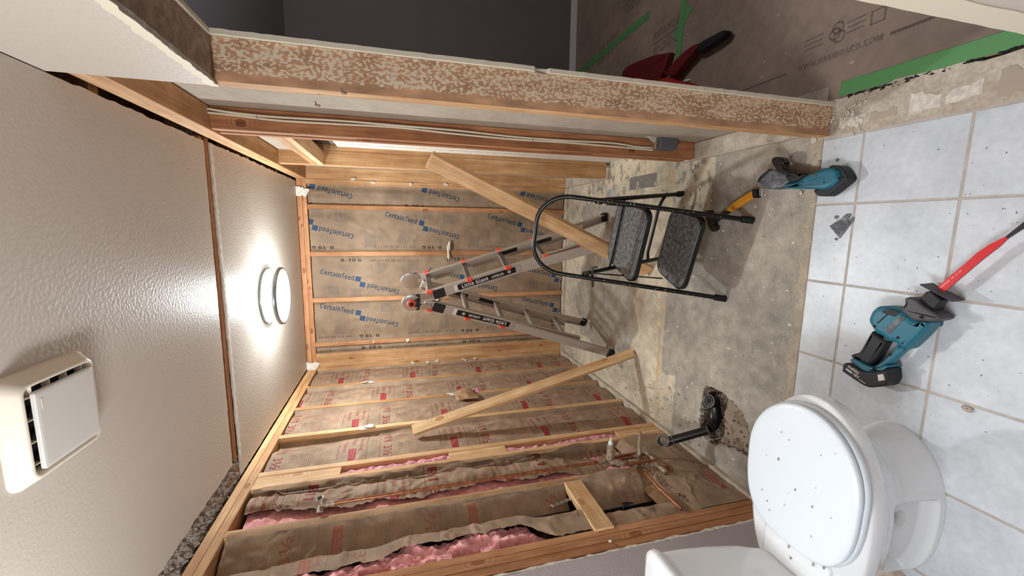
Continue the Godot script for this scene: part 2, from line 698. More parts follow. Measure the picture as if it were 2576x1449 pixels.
# bare slab of the stripped bay; image columns run along x from -1.45 to 0.55, rows along z from -3.95 to -1.25
func slab_image() -> Image:
	var w := 760
	var h := 1026
	var n1 := noise_bytes(w, h, 0.004, 91, 5)
	var n2 := noise_bytes(w, h, 0.03, 92, 4)
	var n3 := noise_bytes(w, h, 0.2, 93, 2)
	var d := PackedByteArray()
	d.resize(w * h * 3)
	for y in h:
		var z := -3.95 + 2.7 * y / h
		for x in w:
			var i := y * w + x
			var wx := -1.45 + 2.0 * x / w
			var k := 1.0 + (n1[i] / 255.0 - 0.5) * 0.34 + (n2[i] / 255.0 - 0.5) * 0.22 + (n3[i] / 255.0 - 0.5) * 0.14
			var c := Color(0.63, 0.595, 0.545)
			# thin-set left on the slab where the old pan sat, cream, patchy, with an edge of its own
			var cream := 0.0
			var edge := -2.24 + 0.02 * (n2[i] / 255.0 - 0.5)
			if z < edge and z > -2.62 + 0.25 * (n1[i] / 255.0 - 0.5):
				cream = 0.75
			if z < -3.5 + 0.3 * (n1[i] / 255.0 - 0.5):
				cream = 0.6
			if wx < -0.98 + 0.25 * (n1[i] / 255.0 - 0.5) and z < -2.1:
				cream = 0.8
			if wx > 0.2 + 0.3 * (n1[i] / 255.0 - 0.5) and z < -1.9 and n2[i] > 90:
				cream = 0.85
			c = c.lerp(Color(0.80, 0.745, 0.65), cream)
			if z < edge and z > -2.30 and n2[i] > 140:
				c = c.lerp(Color(0.74, 0.60, 0.42), 0.5)
			if wx > 0.02 and wx < 0.30 and z > -3.1 and z < -2.55 and n1[i] > 115:
				c = c.lerp(Color(0.60, 0.60, 0.60), 0.7)
			# soil in the drain cut; its dark rim paints in edge shadow and earth
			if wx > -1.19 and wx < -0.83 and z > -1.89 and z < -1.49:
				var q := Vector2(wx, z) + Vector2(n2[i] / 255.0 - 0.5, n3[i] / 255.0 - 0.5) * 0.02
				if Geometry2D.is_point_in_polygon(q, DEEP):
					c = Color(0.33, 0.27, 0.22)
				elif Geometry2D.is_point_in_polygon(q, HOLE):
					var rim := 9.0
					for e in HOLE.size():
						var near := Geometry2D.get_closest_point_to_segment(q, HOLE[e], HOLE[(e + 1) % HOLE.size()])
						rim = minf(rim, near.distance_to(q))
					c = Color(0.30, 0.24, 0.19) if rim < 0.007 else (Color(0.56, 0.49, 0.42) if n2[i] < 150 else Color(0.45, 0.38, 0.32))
			# tan mortar dust against the tiles
			if z > -1.365 + 0.07 * (n2[i] / 255.0 - 0.5):
				c = c.lerp(Color(0.75, 0.68, 0.59), 0.65)
			c *= k
			d[i * 3] = int(clampf(c.r, 0, 1) * 255)
			d[i * 3 + 1] = int(clampf(c.g, 0, 1) * 255)
			d[i * 3 + 2] = int(clampf(c.b, 0, 1) * 255)
	var r := RandomNumberGenerator.new()
	r.seed = 77
	# black mould spots by the walls
	for k in 120:
		var wx := r.randf_range(-1.26, -1.0) if k < 60 else r.randf_range(-0.02, 0.3)
		var z := r.randf_range(-2.75, -1.85) if k < 60 else r.randf_range(-2.75, -2.05)
		var a := r.randf_range(0.8, 3.0) if k < 60 else r.randf_range(0.6, 1.7)
		spot(d, w, h, (wx + 1.45) / 2.0 * w, (z + 3.95) / 2.7 * h, a, a * r.randf_range(1.0, 2.4), Color(0.36, 0.32, 0.27), 0.6)
	# white flecks and smears
	for k in 420:
		var a := r.randf_range(0.6, 2.2)
		spot(d, w, h, r.randf() * w, r.randf() * h, a, a * r.randf_range(0.6, 1.8), Color(0.9, 0.88, 0.84), 0.75)
	for k in 160:
		var a := r.randf_range(0.8, 2.4)
		spot(d, w, h, r.randf() * w, r.randf() * h, a, a, Color(0.42, 0.38, 0.33), 0.5)
	# waving beads of old adhesive
	adhesive(d, w, h, [Vector2(-0.35, -2.36), Vector2(-0.56, -2.338), Vector2(-0.786, -2.27), Vector2(-1.073, -2.306), Vector2(-1.11, -2.42), Vector2(-1.10, -2.55), Vector2(-1.13, -2.87), Vector2(-1.15, -3.1)])
	adhesive(d, w, h, [Vector2(0.1, -3.60), Vector2(-0.25, -3.594), Vector2(-0.70, -3.555), Vector2(-1.0, -3.62)])
	adhesive(d, w, h, [Vector2(-0.02, -2.33), Vector2(0.12, -2.4), Vector2(0.2, -2.34)])
	# dark patch of bared slab by the right wall
	for y in range(int((-2.75 + 3.95) / 2.7 * h), int((-2.42 + 3.95) / 2.7 * h)):
		for x in range(int((0.27 + 1.45) / 2.0 * w), int((0.36 + 1.45) / 2.0 * w)):
			if n2[y * w + x] > 70:
				blot(d, w, h, x, y, Color(0.38, 0.37, 0.37), 0.75)
	return to_image(w, h, d)

func spot(d: PackedByteArray, w: int, h: int, cx: float, cy: float, rx: float, ry: float, col: Color, s: float) -> void:
	for y in range(int(cy - ry), int(cy + ry) + 1):
		for x in range(int(cx - rx), int(cx + rx) + 1):
			if x < 0 or y < 0 or x >= w or y >= h:
				continue
			var e := pow((x - cx) / rx, 2) + pow((y - cy) / ry, 2)
			if e < 1.0:
				blot(d, w, h, x, y, col, s)

func adhesive(d: PackedByteArray, w: int, h: int, pts: Array) -> void:
	var along := 0.0
	for i in pts.size() - 1:
		var a: Vector2 = pts[i]
		var b: Vector2 = pts[i + 1]
		var l := (b - a).length()
		var s := 0.0
		while s < l:
			var p := a.lerp(b, s / l) + (b - a).orthogonal().normalized() * (sin((along + s) * 60.0) * 0.009 + sin((along + s) * 23.0) * 0.012)
			spot(d, w, h, (p.x + 1.45) / 2.0 * w, (p.y + 3.95) / 2.7 * h, 1.5, 1.5, Color(0.66, 0.54, 0.36), 0.55)
			s += 0.004
		along += l

# floor protection board; columns along x 0.47 to 2.77, rows along z -3.85 to 1.3
func board_image() -> Image:
	var w := 640
	var h := 1432
	var n1 := noise_bytes(w, h, 0.005, 61, 5)
	var n2 := noise_bytes(w, h, 0.05, 62, 3)
	var d := PackedByteArray()
	d.resize(w * h * 3)
	for i in w * h:
		var k := 1.0 + (n1[i] / 255.0 - 0.5) * 0.28 + (n2[i] / 255.0 - 0.5) * 0.14
		d[i * 3] = int(clampf(0.575 * k, 0, 1) * 255)
		d[i * 3 + 1] = int(clampf(0.50 * k, 0, 1) * 255)
		d[i * 3 + 2] = int(clampf(0.44 * k, 0, 1) * 255)
	var r := RandomNumberGenerator.new()
	r.seed = 9
	var ink := Color(0.30, 0.25, 0.22)
	var px := func(x: float, z: float) -> Vector2:
		return Vector2((x - 0.47) / 2.3 * w, (z + 3.85) / 5.15 * h)
	# print reads towards -x with tops towards +z
	for q in [[1.20, -2.55], [1.62, -2.95], [1.95, -2.35], [1.42, -3.35], [2.3, -3.2], [1.62, -1.95], [2.1, -1.6]]:
		var p: Vector2 = px.call(q[0], q[1])
		var dir := Vector2(0.0, 1.0)
		var dn := Vector2(-dir.y, dir.x)
		print_text(d, w, h, "RAM BOARD", p.x, p.y, dir, 12, ink, 0.5, true, 1.0)
		var s := p + dn * 8
		for k in 74:
			spot(d, w, h, s.x + dir.x * k, s.y + dir.y * k, 1.2, 1.2, ink, 0.5)
		for j in 4:
			var c: Vector2 = p + dn * 20 + dir * (9 + j * 19)
			for k in 60:
				var a := TAU * k / 60.0
				spot(d, w, h, c.x + cos(a) * 7, c.y + sin(a) * 7, 0.9, 0.9, ink, 0.4)
			for k in 6:
				spot(d, w, h, c.x + r.randf_range(-4, 4), c.y + r.randf_range(-4, 4), 1.4, 1.4, ink, 0.4)
	# care marks by the doorway: two rings joined, bars of small print, a square, a dotted rule with arrow ends
	var o: Vector2 = px.call(0.74, -1.33)
	for j in 3:
		var c := o + Vector2([0, 5, -4][j], [0, 3, 5][j])
		for k in 60:
			var a := TAU * k / 60.0
			spot(d, w, h, c.x + cos(a) * 5.5, c.y + sin(a) * 5.5, 0.7, 0.7, ink, 0.55)
	for j in 3:
		for k in 22:
			if r.randf() < 0.85:
				spot(d, w, h, o.x - 4 + j * 5, o.y - 13 - k, 0.7, 0.9, ink, 0.55)
				spot(d, w, h, o.x - 4 + j * 5, o.y + 13 + k * 0.8, 0.7, 0.9, ink, 0.55)
	for k in 13:
		for e in [[-6, k], [6, k], [k - 6, 0], [k - 6, 12]]:
			spot(d, w, h, o.x + e[0], o.y + 36 + e[1], 0.9, 0.9, ink, 0.5)
	print_text(d, w, h, "WWW.RAMBOARD.COM", o.x - 24, o.y - 40, Vector2(0, 1), 6, ink, 0.55, true, 1.0)
	for k in 96:
		spot(d, w, h, o.x - 22, o.y + 56 + k, 1.0 if k % 3 else 1.6, 1.0, ink, 0.6)
		spot(d, w, h, o.x - 22, o.y - 150 + k, 1.0, 1.0, ink, 0.5)
	for k in 260:
		var a := r.randf_range(0.5, 1.5)
		spot(d, w, h, r.randf() * w, r.randf() * h, a, a * r.randf_range(0.8, 2.5), Color(0.82, 0.78, 0.74), 0.7)
	return to_image(w, h, d)

# dried glue pulled into flecks on the door post
func glue_image() -> Image:
	var w := 192
	var h := 1400
	var n1 := noise_bytes(w, h, 0.16, 21, 2)
	var n2 := noise_bytes(w, h, 0.01, 22, 3)
	var n3 := noise_bytes(w, h, 0.35, 23, 1)
	var streak := stretched(w, h, 70, 900, 0.13, 24)
	var d := PackedByteArray()
	d.resize(w * h * 3)
	for y in h:
		for x in w:
			var i := y * w + x
			var c := Color(0.74, 0.56, 0.42)
			c *= 1.0 + (n2[i] / 255.0 - 0.5) * 0.3 + (n3[i] / 255.0 - 0.5) * 0.12
			var g := streak[i] / 255.0 * 0.75 + n1[i] / 255.0 * 0.25 + (n2[i] / 255.0 - 0.5) * 0.22
			var margin := float(x) / w
			if margin < 0.22 + 0.05 * (n2[i] / 255.0 - 0.5):
				g -= 0.5 * (0.24 - margin) / 0.1
			if g > 0.51:
				c = Color(0.87, 0.79, 0.68).lerp(Color(0.82, 0.70, 0.56), clampf((0.57 - g) * 20.0, 0, 1))
			d[i * 3] = int(clampf(c.r, 0, 1) * 255)
			d[i * 3 + 1] = int(clampf(c.g, 0, 1) * 255)
			d[i * 3 + 2] = int(clampf(c.b, 0, 1) * 255)
	return to_image(w, h, d)

func cloudy(seed_: int, a: Color, b: Color, s := 384, f1 := 0.008, f2 := 0.05, gain := 1.6) -> Image:
	var n1 := noise_bytes(s, s, f1, seed_, 4)
	var n2 := noise_bytes(s, s, f2, seed_ + 1, 3)
	var d := PackedByteArray()
	d.resize(s * s * 3)
	for i in s * s:
		var k := clampf(((n1[i] / 255.0) * 0.6 + (n2[i] / 255.0) * 0.4 - 0.5) * gain + 0.5, 0, 1)
		var c := a.lerp(b, k)
		d[i * 3] = int(c.r * 255)
		d[i * 3 + 1] = int(c.g * 255)
		d[i * 3 + 2] = int(c.b * 255)
	return to_image(s, s, d)

func triplanar(m: StandardMaterial3D, s: float) -> StandardMaterial3D:
	m.uv1_triplanar = true
	m.uv1_world_triplanar = true
	m.uv1_scale = Vector3(s, s, s)
	return m

func make_materials() -> void:
	var ws := Vector3(0.55, 4.0, 1.0)
	M.wood = picture(wood(3, Color(0.84, 0.67, 0.48), Color(0.60, 0.41, 0.25), 3), 0.72, ws)
	M.wood2 = picture(wood(8, Color(0.79, 0.58, 0.41), Color(0.56, 0.35, 0.20), 4), 0.72, ws)
	M.wood_pale = picture(wood(15, Color(0.91, 0.77, 0.59), Color(0.72, 0.53, 0.35), 4), 0.68, ws)
	M.wood_brown = picture(wood(22, Color(0.74, 0.51, 0.34), Color(0.46, 0.27, 0.15), 6), 0.75, ws)
	M.red_print = picture(red_print_image(1.0), 0.75)
	M.red_print_shaded = picture(red_print_image(0.4), 0.75)  # weaker ink stands in for print dimmed by shade in the near bays
	M.blue_print = picture(blue_print_image(), 0.72)
	M.kraft = triplanar(picture(cloudy(71, Color(0.55, 0.42, 0.30), Color(0.68, 0.54, 0.40)), 0.75), 2.0)
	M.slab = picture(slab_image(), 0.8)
	M.board = picture(board_image(), 0.6)
	M.glue = picture(glue_image(), 0.75)
	M.tile = picture(cloudy(51, Color(0.765, 0.78, 0.80), Color(0.862, 0.878, 0.895), 512, 0.01, 0.06, 1.4), 0.35)
	M.grout = triplanar(picture(cloudy(55, Color(0.68, 0.63, 0.59), Color(0.77, 0.73, 0.69)), 0.85), 4.0)
	M.mortar = triplanar(picture(cloudy(57, Color(0.66, 0.60, 0.53), Color(0.84, 0.79, 0.72), 384, 0.012, 0.09, 1.8), 0.9), 1.6)
	M.fluff = triplanar(picture(cloudy(59, Color(0.40, 0.35, 0.31), Color(0.74, 0.68, 0.62), 384, 0.04, 0.16, 2.4), 0.95), 3.0)
	M.pink = triplanar(picture(cloudy(63, Color(0.86, 0.52, 0.53), Color(0.97, 0.76, 0.75), 384, 0.03, 0.14, 2.2), 0.95), 3.0)
	M.pink_pale = triplanar(picture(cloudy(64, Color(0.85, 0.55, 0.62), Color(0.95, 0.72, 0.78), 256, 0.03, 0.12, 1.8), 0.95), 3.0)
	var peel := noise_bytes(256, 256, 0.05, 33, 3)
	M.ceil = plain(Color(0.765, 0.72, 0.67), 0.48)
	M.ceil.metallic_specular = 0.4
	M.ceil.normal_enabled = true
	M.ceil.normal_texture = normal_from(peel, 256, 256, 1.4)
	M.ceil.normal_scale = 0.5
	triplanar(M.ceil, 5.0)
	M.paint = plain(Color(0.68, 0.645, 0.65), 0.6)
	M.paint.normal_enabled = true
	M.paint.normal_texture = M.ceil.normal_texture
	M.paint.normal_scale = 0.8
	triplanar(M.paint, 6.0)
	M.cream = plain(Color(0.86, 0.81, 0.72), 0.6)
	M.gyp = triplanar(picture(cloudy(66, Color(0.78, 0.74, 0.68), Color(0.92, 0.89, 0.84), 256, 0.03, 0.2, 2.0), 0.9), 5.0)
	M.paper = triplanar(picture(cloudy(67, Color(0.64, 0.585, 0.52), Color(0.70, 0.65, 0.585), 256), 0.85), 2.0)
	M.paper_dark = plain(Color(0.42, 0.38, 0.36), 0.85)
	M.hall_wall = plain(Color(0.45, 0.42, 0.40), 0.7)
	M.hall_ceil = plain(Color(0.62, 0.62, 0.64), 0.8)
	M.white_trim = plain(Color(0.88, 0.87, 0.85), 0.45)
	M.china = plain(Color(0.90, 0.905, 0.91), 0.12)
	M.china.clearcoat_enabled = true
	M.china.clearcoat = 0.4
	M.china.clearcoat_roughness = 0.05
	M.seat = plain(Color(0.87, 0.895, 0.92), 0.2)
	M.alu = plain(Color(0.66, 0.63, 0.60), 0.42, 0.75)
	M.alu_face = plain(Color(0.74, 0.70, 0.66), 0.45, 0.4)
	M.alu_dark = plain(Color(0.42, 0.40, 0.38), 0.45, 0.7)
	M.steel = plain(Color(0.75, 0.74, 0.72), 0.28, 0.9)
	M.black = plain(Color(0.035, 0.034, 0.034), 0.32)
	M.black_soft = plain(Color(0.07, 0.07, 0.072), 0.65)
	M.rubber = plain(Color(0.05, 0.05, 0.05), 0.8)
	M.tread = triplanar(picture(cloudy(68, Color(0.22, 0.215, 0.21), Color(0.48, 0.465, 0.45), 384, 0.03, 0.16, 2.0), 0.7), 3.0)
	M.red_clip = plain(Color(0.90, 0.30, 0.22), 0.5)
	M.label_black = plain(Color(0.05, 0.05, 0.05), 0.4)
	M.label_white = plain(Color(0.88, 0.86, 0.83), 0.5)
	M.teal = plain(Color(0.10, 0.40, 0.475), 0.42)
	M.tool_black = plain(Color(0.10, 0.10, 0.11), 0.55)
	M.tool_grey = plain(Color(0.30, 0.29, 0.30), 0.5, 0.2)
	M.cast = triplanar(picture(cloudy(69, Color(0.26, 0.26, 0.28), Color(0.50, 0.50, 0.52), 256, 0.01, 0.05, 1.8), 0.5), 5.0)
	M.cast.metallic = 0.2
	M.blade_red = plain(Color(0.82, 0.09, 0.12), 0.4)
	M.blade_grey = plain(Color(0.22, 0.21, 0.23), 0.4, 0.6)
	M.yellow = plain(Color(0.86, 0.58, 0.14), 0.6)
	M.hammer = triplanar(picture(cloudy(70, Color(0.04, 0.035, 0.03), Color(0.20, 0.15, 0.11), 256), 0.5), 8.0)
	M.hammer.metallic = 0.3
	M.abs = plain(Color(0.045, 0.045, 0.048), 0.35)
	M.abs_ring = plain(Color(0.42, 0.42, 0.42), 0.5)
	M.copper = triplanar(picture(cloudy(73, Color(0.42, 0.25, 0.17), Color(0.70, 0.44, 0.29), 256, 0.02, 0.1, 2.0), 0.35), 6.0)
	M.copper.metallic = 0.5
	M.brass = triplanar(picture(cloudy(75, Color(0.42, 0.35, 0.28), Color(0.76, 0.68, 0.58), 256, 0.03, 0.12, 2.0), 0.6), 9.0)
	M.brass.metallic = 0.25
	M.dirt = triplanar(picture(cloudy(77, Color(0.26, 0.21, 0.17), Color(0.62, 0.55, 0.48), 384, 0.03, 0.13, 2.2), 0.95), 4.0)
	M.tape = plain(Color(0.36, 0.58, 0.35), 0.55)
	M.red_plastic = plain(Color(0.40, 0.08, 0.09), 0.45)
	M.red_bright = plain(Color(0.66, 0.16, 0.13), 0.5)
	M.cable = plain(Color(0.86, 0.81, 0.72), 0.5)
	M.box_grey = plain(Color(0.36, 0.35, 0.37), 0.5)
	M.fan_white = plain(Color(0.85, 0.80, 0.73), 0.45)
	M.fan_panel = plain(Color(0.82, 0.80, 0.77), 0.4)
	M.void_dark = plain(Color(0.10, 0.09, 0.085), 0.9)  # near-black put in for the shade inside holes and slots; tar bits share it
	M.nickel = plain(Color(0.62, 0.65, 0.66), 0.3, 0.8)
	M.glow = plain(Color(0.95, 0.97, 0.97), 0.5)
	M.glow.emission_enabled = true
	M.glow.emission = Color(0.93, 0.98, 1.0)
	M.glow.emission_energy_multiplier = 2.2
	M.glow2 = plain(Color(0.97, 0.96, 0.94), 0.5)
	M.glow2.emission_enabled = true
	M.glow2.emission = Color(1.0, 0.97, 0.93)
	M.glow2.emission_energy_multiplier = 2.0
	M.debris = plain(Color(0.84, 0.80, 0.73), 0.9)
	M.debris2 = plain(Color(0.70, 0.64, 0.57), 0.9)
	M.dusty = triplanar(picture(cloudy(79, Color(0.54, 0.46, 0.39), Color(0.72, 0.63, 0.55), 384, 0.02, 0.15, 1.8), 0.85), 3.0)
	M.debris3 = plain(Color(0.55, 0.53, 0.51), 0.9)
# ------------------------------------------------------------------ the room itself
const WX := Transform3D(Basis(Vector3(0, 0, 1), Vector3(1, 0, 0), Vector3(0, 1, 0)), Vector3.ZERO)     # outline in (z, y), thickness along x
const WZ := Transform3D(Basis(Vector3(1, 0, 0), Vector3(0, 0, -1), Vector3(0, 1, 0)), Vector3.ZERO)    # outline in (x, y), thickness along -z

func jag(a: Vector2, b: Vector2, k: int, amp: float) -> PackedVector2Array:
	var r := PackedVector2Array()
	var o := (b - a).orthogonal().normalized()
	for i in k + 1:
		var e := 0.0 if i == 0 or i == k else rng.randf_range(-amp, amp)
		r.append(a.lerp(b, float(i) / k) + o * e)
	return r

func poly(parts_: Array) -> PackedVector2Array:
	var r := PackedVector2Array()
	for p in parts_:
		if p is Vector2:
			r.append(p)
		else:
			r.append_array(p)
	return r

func in_poly(p: Vector2, q: PackedVector2Array) -> bool:
	return Geometry2D.is_point_in_polygon(p, q)

func build_floor() -> void:
	var fl := setting("floor", "bathroom floor, bare concrete in the stripped bay and white tiles before it", "floor")
	var hole := HOLE
	var deep := DEEP
	var nz := FastNoiseLite.new()
	nz.seed = 4
	nz.frequency = 22.0
	var uv := func(x: float, z: float) -> Vector2:
		return Vector2((x + 1.45) / 2.0, (z + 3.95) / 2.7)
	var patch := func(b: MB, x0: float, x1: float, z0: float, z1: float, nu: int, nv: int, dig: bool) -> void:
		b.grid(nu, nv, func(u: float, v: float) -> Vector3:
			var x := lerpf(x0, x1, v)
			var z := lerpf(z1, z0, u)
			var y := 0.0
			if dig:
				var p := Vector2(x, z) + Vector2(nz.get_noise_2d(x, z), nz.get_noise_2d(z, x)) * 0.012
				if in_poly(p, deep):
					y = -0.075 + nz.get_noise_2d(x * 2, z * 2) * 0.012
				elif in_poly(p, hole):
					y = -0.020 + nz.get_noise_2d(x * 1.5, z * 1.5) * 0.005
			return Vector3(x, y, z), func(u: float, v: float) -> Vector2:
			return uv.call(lerpf(x0, x1, v), lerpf(z1, z0, u)))
	var b := MB.new()
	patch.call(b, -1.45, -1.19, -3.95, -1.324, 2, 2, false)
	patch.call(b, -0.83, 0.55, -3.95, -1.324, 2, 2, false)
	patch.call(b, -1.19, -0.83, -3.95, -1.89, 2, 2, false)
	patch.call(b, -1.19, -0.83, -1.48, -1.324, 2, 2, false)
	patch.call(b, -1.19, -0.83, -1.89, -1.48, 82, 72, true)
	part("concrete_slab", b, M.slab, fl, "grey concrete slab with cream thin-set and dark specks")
	b = MB.new()
	span(b, Vector3(-1.45, -0.3, -3.95), Vector3(0.55, -0.1, 1.5), 0)
	part("subgrade", b, M.dirt, fl)
	# earth and rubble in the cut
	b = MB.new()
	var r := RandomNumberGenerator.new()
	r.seed = 12
	for k in 330:
		var p := Vector2(r.randf_range(-1.17, -0.85), r.randf_range(-1.87, -1.51))
		if not in_poly(p, hole):
			continue
		var dp := in_poly(p, deep)
		if not dp and k % 6 != 0:
			continue
		var s := r.randf_range(0.006, 0.024) if dp else r.randf_range(0.003, 0.011)
		b.lump(Vector3(p.x, (-0.07 if dp else -0.019) + s * 0.2, p.y), Vector3(s * 1.5, s, s * 1.2), k + 900, 5, 0.4)
	var rb := part("rubble", b, M.dirt, fl, "brown earth and crumbled concrete in the drain cut")
	rb.set_meta("kind", "stuff")
	# mortar bed and tiles
	b = MB.new()
	span(b, Vector3(-1.29, -0.06, -1.335), Vector3(0.362, -0.002, 1.4), 0, 0.0)
	part("grout_bed", b, M.grout, fl, "greyish brown grout between the floor tiles")
	var xs := [-1.285, -1.115, -0.812, -0.51, -0.205, 0.10, 0.352]
	var zs := [-1.324, -1.171, -0.872, -0.57, -0.268, 0.034, 0.336, 0.638, 0.94, 1.35]
	var g := 0.0036
	for i in xs.size() - 1:
		for j in zs.size() - 1:
			var t := MB.new()
			t.uo = Vector2(r.randf() * 5.0, r.randf() * 5.0)
			var lo := Vector3(xs[i] + g, -0.01, zs[j] + g)
			var hi := Vector3(xs[i + 1] - g, 0.0 + r.randf_range(-0.0003, 0.0003), zs[j + 1] - g)
			t.box(Transform3D(Basis.IDENTITY, (lo + hi) * 0.5), hi - lo, 0.0016, 0)
			part("tile", t, M.tile, fl)
	# scarred strip under the missing door sill
	b = MB.new()
	b.slab(poly([jag(Vector2(0.358, -1.36), Vector2(0.358, 1.3), 40, 0.004), jag(Vector2(0.497, 1.3), Vector2(0.497, -1.36), 60, 0.012)]), -0.06, 0.001, 0.002)
	part("sill_bed", b, M.mortar, fl, "scarred strip of mortar and glue across the doorway")
	b = MB.new()
	b.slab(poly([jag(Vector2(-1.262, -1.02), Vector2(-1.255, -0.70), 16, 0.008), jag(Vector2(-1.14, -0.72), Vector2(-1.17, -1.0), 16, 0.012)]), 0.0, 0.0022, 0.0006)
	part("bared_patch", b, M.mortar, fl, "bared mortar beside the wall behind the toilet foot")
	for k in 9:
		b = MB.new()
		var z := -1.25 + k * 0.1 + r.randf_range(-0.03, 0.03)
		b.slab(poly([jag(Vector2(0.375 + r.randf() * 0.02, z), Vector2(0.375 + r.randf() * 0.02, z + 0.085), 6, 0.006), jag(Vector2(0.40 + r.randf() * 0.05, z + 0.085), Vector2(0.40 + r.randf() * 0.05, z), 6, 0.008)]), 0.0, 0.0025, 0.001)
		part("glue_patch", b, [M.gyp, M.debris2, M.gyp][k % 3], fl)

func build_ceiling() -> void:
	var ce := setting("ceiling", "beige painted ceiling cut open along a slot and along the left wall", "ceiling")
	var b := MB.new()
	b.slab(poly([Vector2(-1.27, 1.38), Vector2(-1.27, -1.33), jag(Vector2(-1.172, -1.335), Vector2(-1.164, -2.153), 40, 0.004), jag(Vector2(-1.155, -2.155), Vector2(0.352, -2.168), 70, 0.0022), jag(Vector2(0.352, -2.16), Vector2(0.352, -1.32), 30, 0.003), Vector2(0.358, 1.38)]), H, H + 0.013, 0.001)
	part("ceiling_board", b, M.ceil, ce, "near sheet of beige ceiling board")
	b = MB.new()
	b.slab(poly([jag(Vector2(0.357, -2.242), Vector2(-1.19, -2.264), 80, 0.003), jag(Vector2(-1.272, -2.26), Vector2(-1.272, -3.872), 50, 0.003), jag(Vector2(-1.26, -3.874), Vector2(0.352, -3.874), 50, 0.003), jag(Vector2(0.352, -3.86), Vector2(0.357, -2.25), 50, 0.004)]), H, H + 0.013, 0.001)
	part("ceiling_board", b, M.ceil, ce, "far sheet of beige ceiling board above the shower bay")
	# torn paper edge along the slot
	b = MB.new()
	b.slab(poly([jag(Vector2(0.35, -2.237), Vector2(-1.17, -2.258), 120, 0.003), jag(Vector2(-1.17, -2.274), Vector2(0.35, -2.256), 120, 0.005)]), H - 0.001, H + 0.004, 0.0005)
	part("torn_edge", b, M.gyp, ce)
	# joists and loose fill above
	for q in [[-2.256, -2.216], [-1.53, -1.492], [-2.80, -2.762], [-3.4, -3.362], [-0.9, -0.862], [-0.3, -0.262]]:
		plank("joist", Vector3(-1.4, H + 0.014, q[0]), Vector3(0.5, H + 0.16, q[1]), 0, M.wood2, ce)
	plank("batten", Vector3(-1.17, H + 0.0135, -2.185), Vector3(0.37, H + 0.03, -2.150), 0, M.wood, ce)
	plank("joist", Vector3(-1.285, H + 0.016, -2.30), Vector3(-1.245, H + 0.10, -2.13), 2, M.wood, ce)
	var nz := FastNoiseLite.new()
	nz.seed = 9
	nz.frequency = 16.0
	nz.fractal_octaves = 4
	b = MB.new()
	b.grid(240, 60, func(u: float, v: float) -> Vector3:
		var z := lerpf(-2.4, -1.2, u)
		var x := lerpf(-1.32, -1.170, v)
		return Vector3(x, H + 0.014 + nz.get_noise_2d(x * 1.2, z * 1.2) * 0.022 + nz.get_noise_2d(x * 5, z * 5) * 0.012, z), func(u: float, v: float) -> Vector2: return Vector2(u, v))
	var fl := part("loose_fill", b, M.fluff, ce, "grey brown loose fill insulation above the cut ceiling")
	fl.set_meta("kind", "stuff")
	b = MB.new()
	b.grid(40, 200, func(u: float, v: float) -> Vector3:
		var z := lerpf(-2.28, -2.12, u)
		var x := lerpf(-1.1, 0.5, v)
		return Vector3(x, H + 0.055 + nz.get_noise_2d(x * 1.4, z * 1.4) * 0.03, z), func(u: float, v: float) -> Vector2: return Vector2(u, v))
	fl = part("loose_fill", b, M.fluff, ce)
	fl.set_meta("kind", "stuff")
	b = MB.new()
	span(b, Vector3(-1.6, 2.75, -4.1), Vector3(0.56, 2.8, 1.5), 0)
	part("attic_deck", b, M.wood_brown, ce)

func build_wall_left() -> void:
	var wl := setting("wall_left", "left wall stripped to pine studs with insulation between them")
	for q in [[-3.478, -3.44, 0], [-3.064, -3.026, 0], [-2.664, -2.626, 0], [-2.262, -2.222, 0], [-2.152, -2.114, 0], [-1.83, -1.792, 1]]:
		plank("stud", Vector3(XL - 0.089, 0.036 if q[2] == 0 else 0.43, q[0]), Vector3(XL, PL, q[1]), 1, M.wood_pale if q[1] > -2.7 and q[2] == 0 else M.wood, wl)
	for k in 3:
		plank("stud", Vector3(XL - 0.089, 0.036, -1.452 + k * 0.038), Vector3(XL - (0.0 if k < 2 else 0.002), PL, -1.4145 + k * 0.038), 1, M.wood2, wl)
	for q in [[1.955, PL], [1.055, 1.385], [0.037, 0.33]]:
		plank("spacer_block", Vector3(XL - 0.089, q[0], -2.222), Vector3(XL - 0.003, q[1], -2.152), 1, M.wood_pale, wl)
	plank("top_plate", Vector3(XL - 0.089, PL, -3.88), Vector3(XL, PL + 0.0375, -1.2), 2, M.wood, wl)
	plank("top_plate", Vector3(XL - 0.089, PL + 0.0385, -3.88), Vector3(XL, PL + 0.076, -1.2), 2, M.wood, wl)
	plank("bottom_plate", Vector3(XL - 0.10, -0.01, -3.88), Vector3(XL + 0.012, 0.034, -1.34), 2, M.mortar, wl, 0.006)
	plank("block", Vector3(XL - 0.03, 0.765, -1.785), Vector3(XL + 0.009, 0.857, -1.44), 2, M.wood_pale, wl)
	plank("sheathing", Vector3(-1.46, 0.0, -4.1), Vector3(-1.44, 2.8, 1.5), 1, M.dusty, wl)
	# painted board that stays behind the toilet, its broken edge
	var b := MB.new()
	b.slab(poly([jag(Vector2(-1.311, 0.0), Vector2(-1.307, H), 90, 0.0035), Vector2(1.38, H), Vector2(1.38, 0.0)]), XL, XL + 0.0125, 0.0008, WX)
	part("painted_board", b, M.paint, wl, "grey painted wallboard behind the toilet")
	b = MB.new()
	b.slab(poly([jag(Vector2(-1.325, 0.02), Vector2(-1.319, H), 110, 0.005), jag(Vector2(-1.309, H), Vector2(-1.311, 0.02), 110, 0.003)]), XL, XL + 0.0105, 0.0008, WX)
	part("broken_edge", b, M.gyp, wl, "chalky white broken edge of the wallboard")

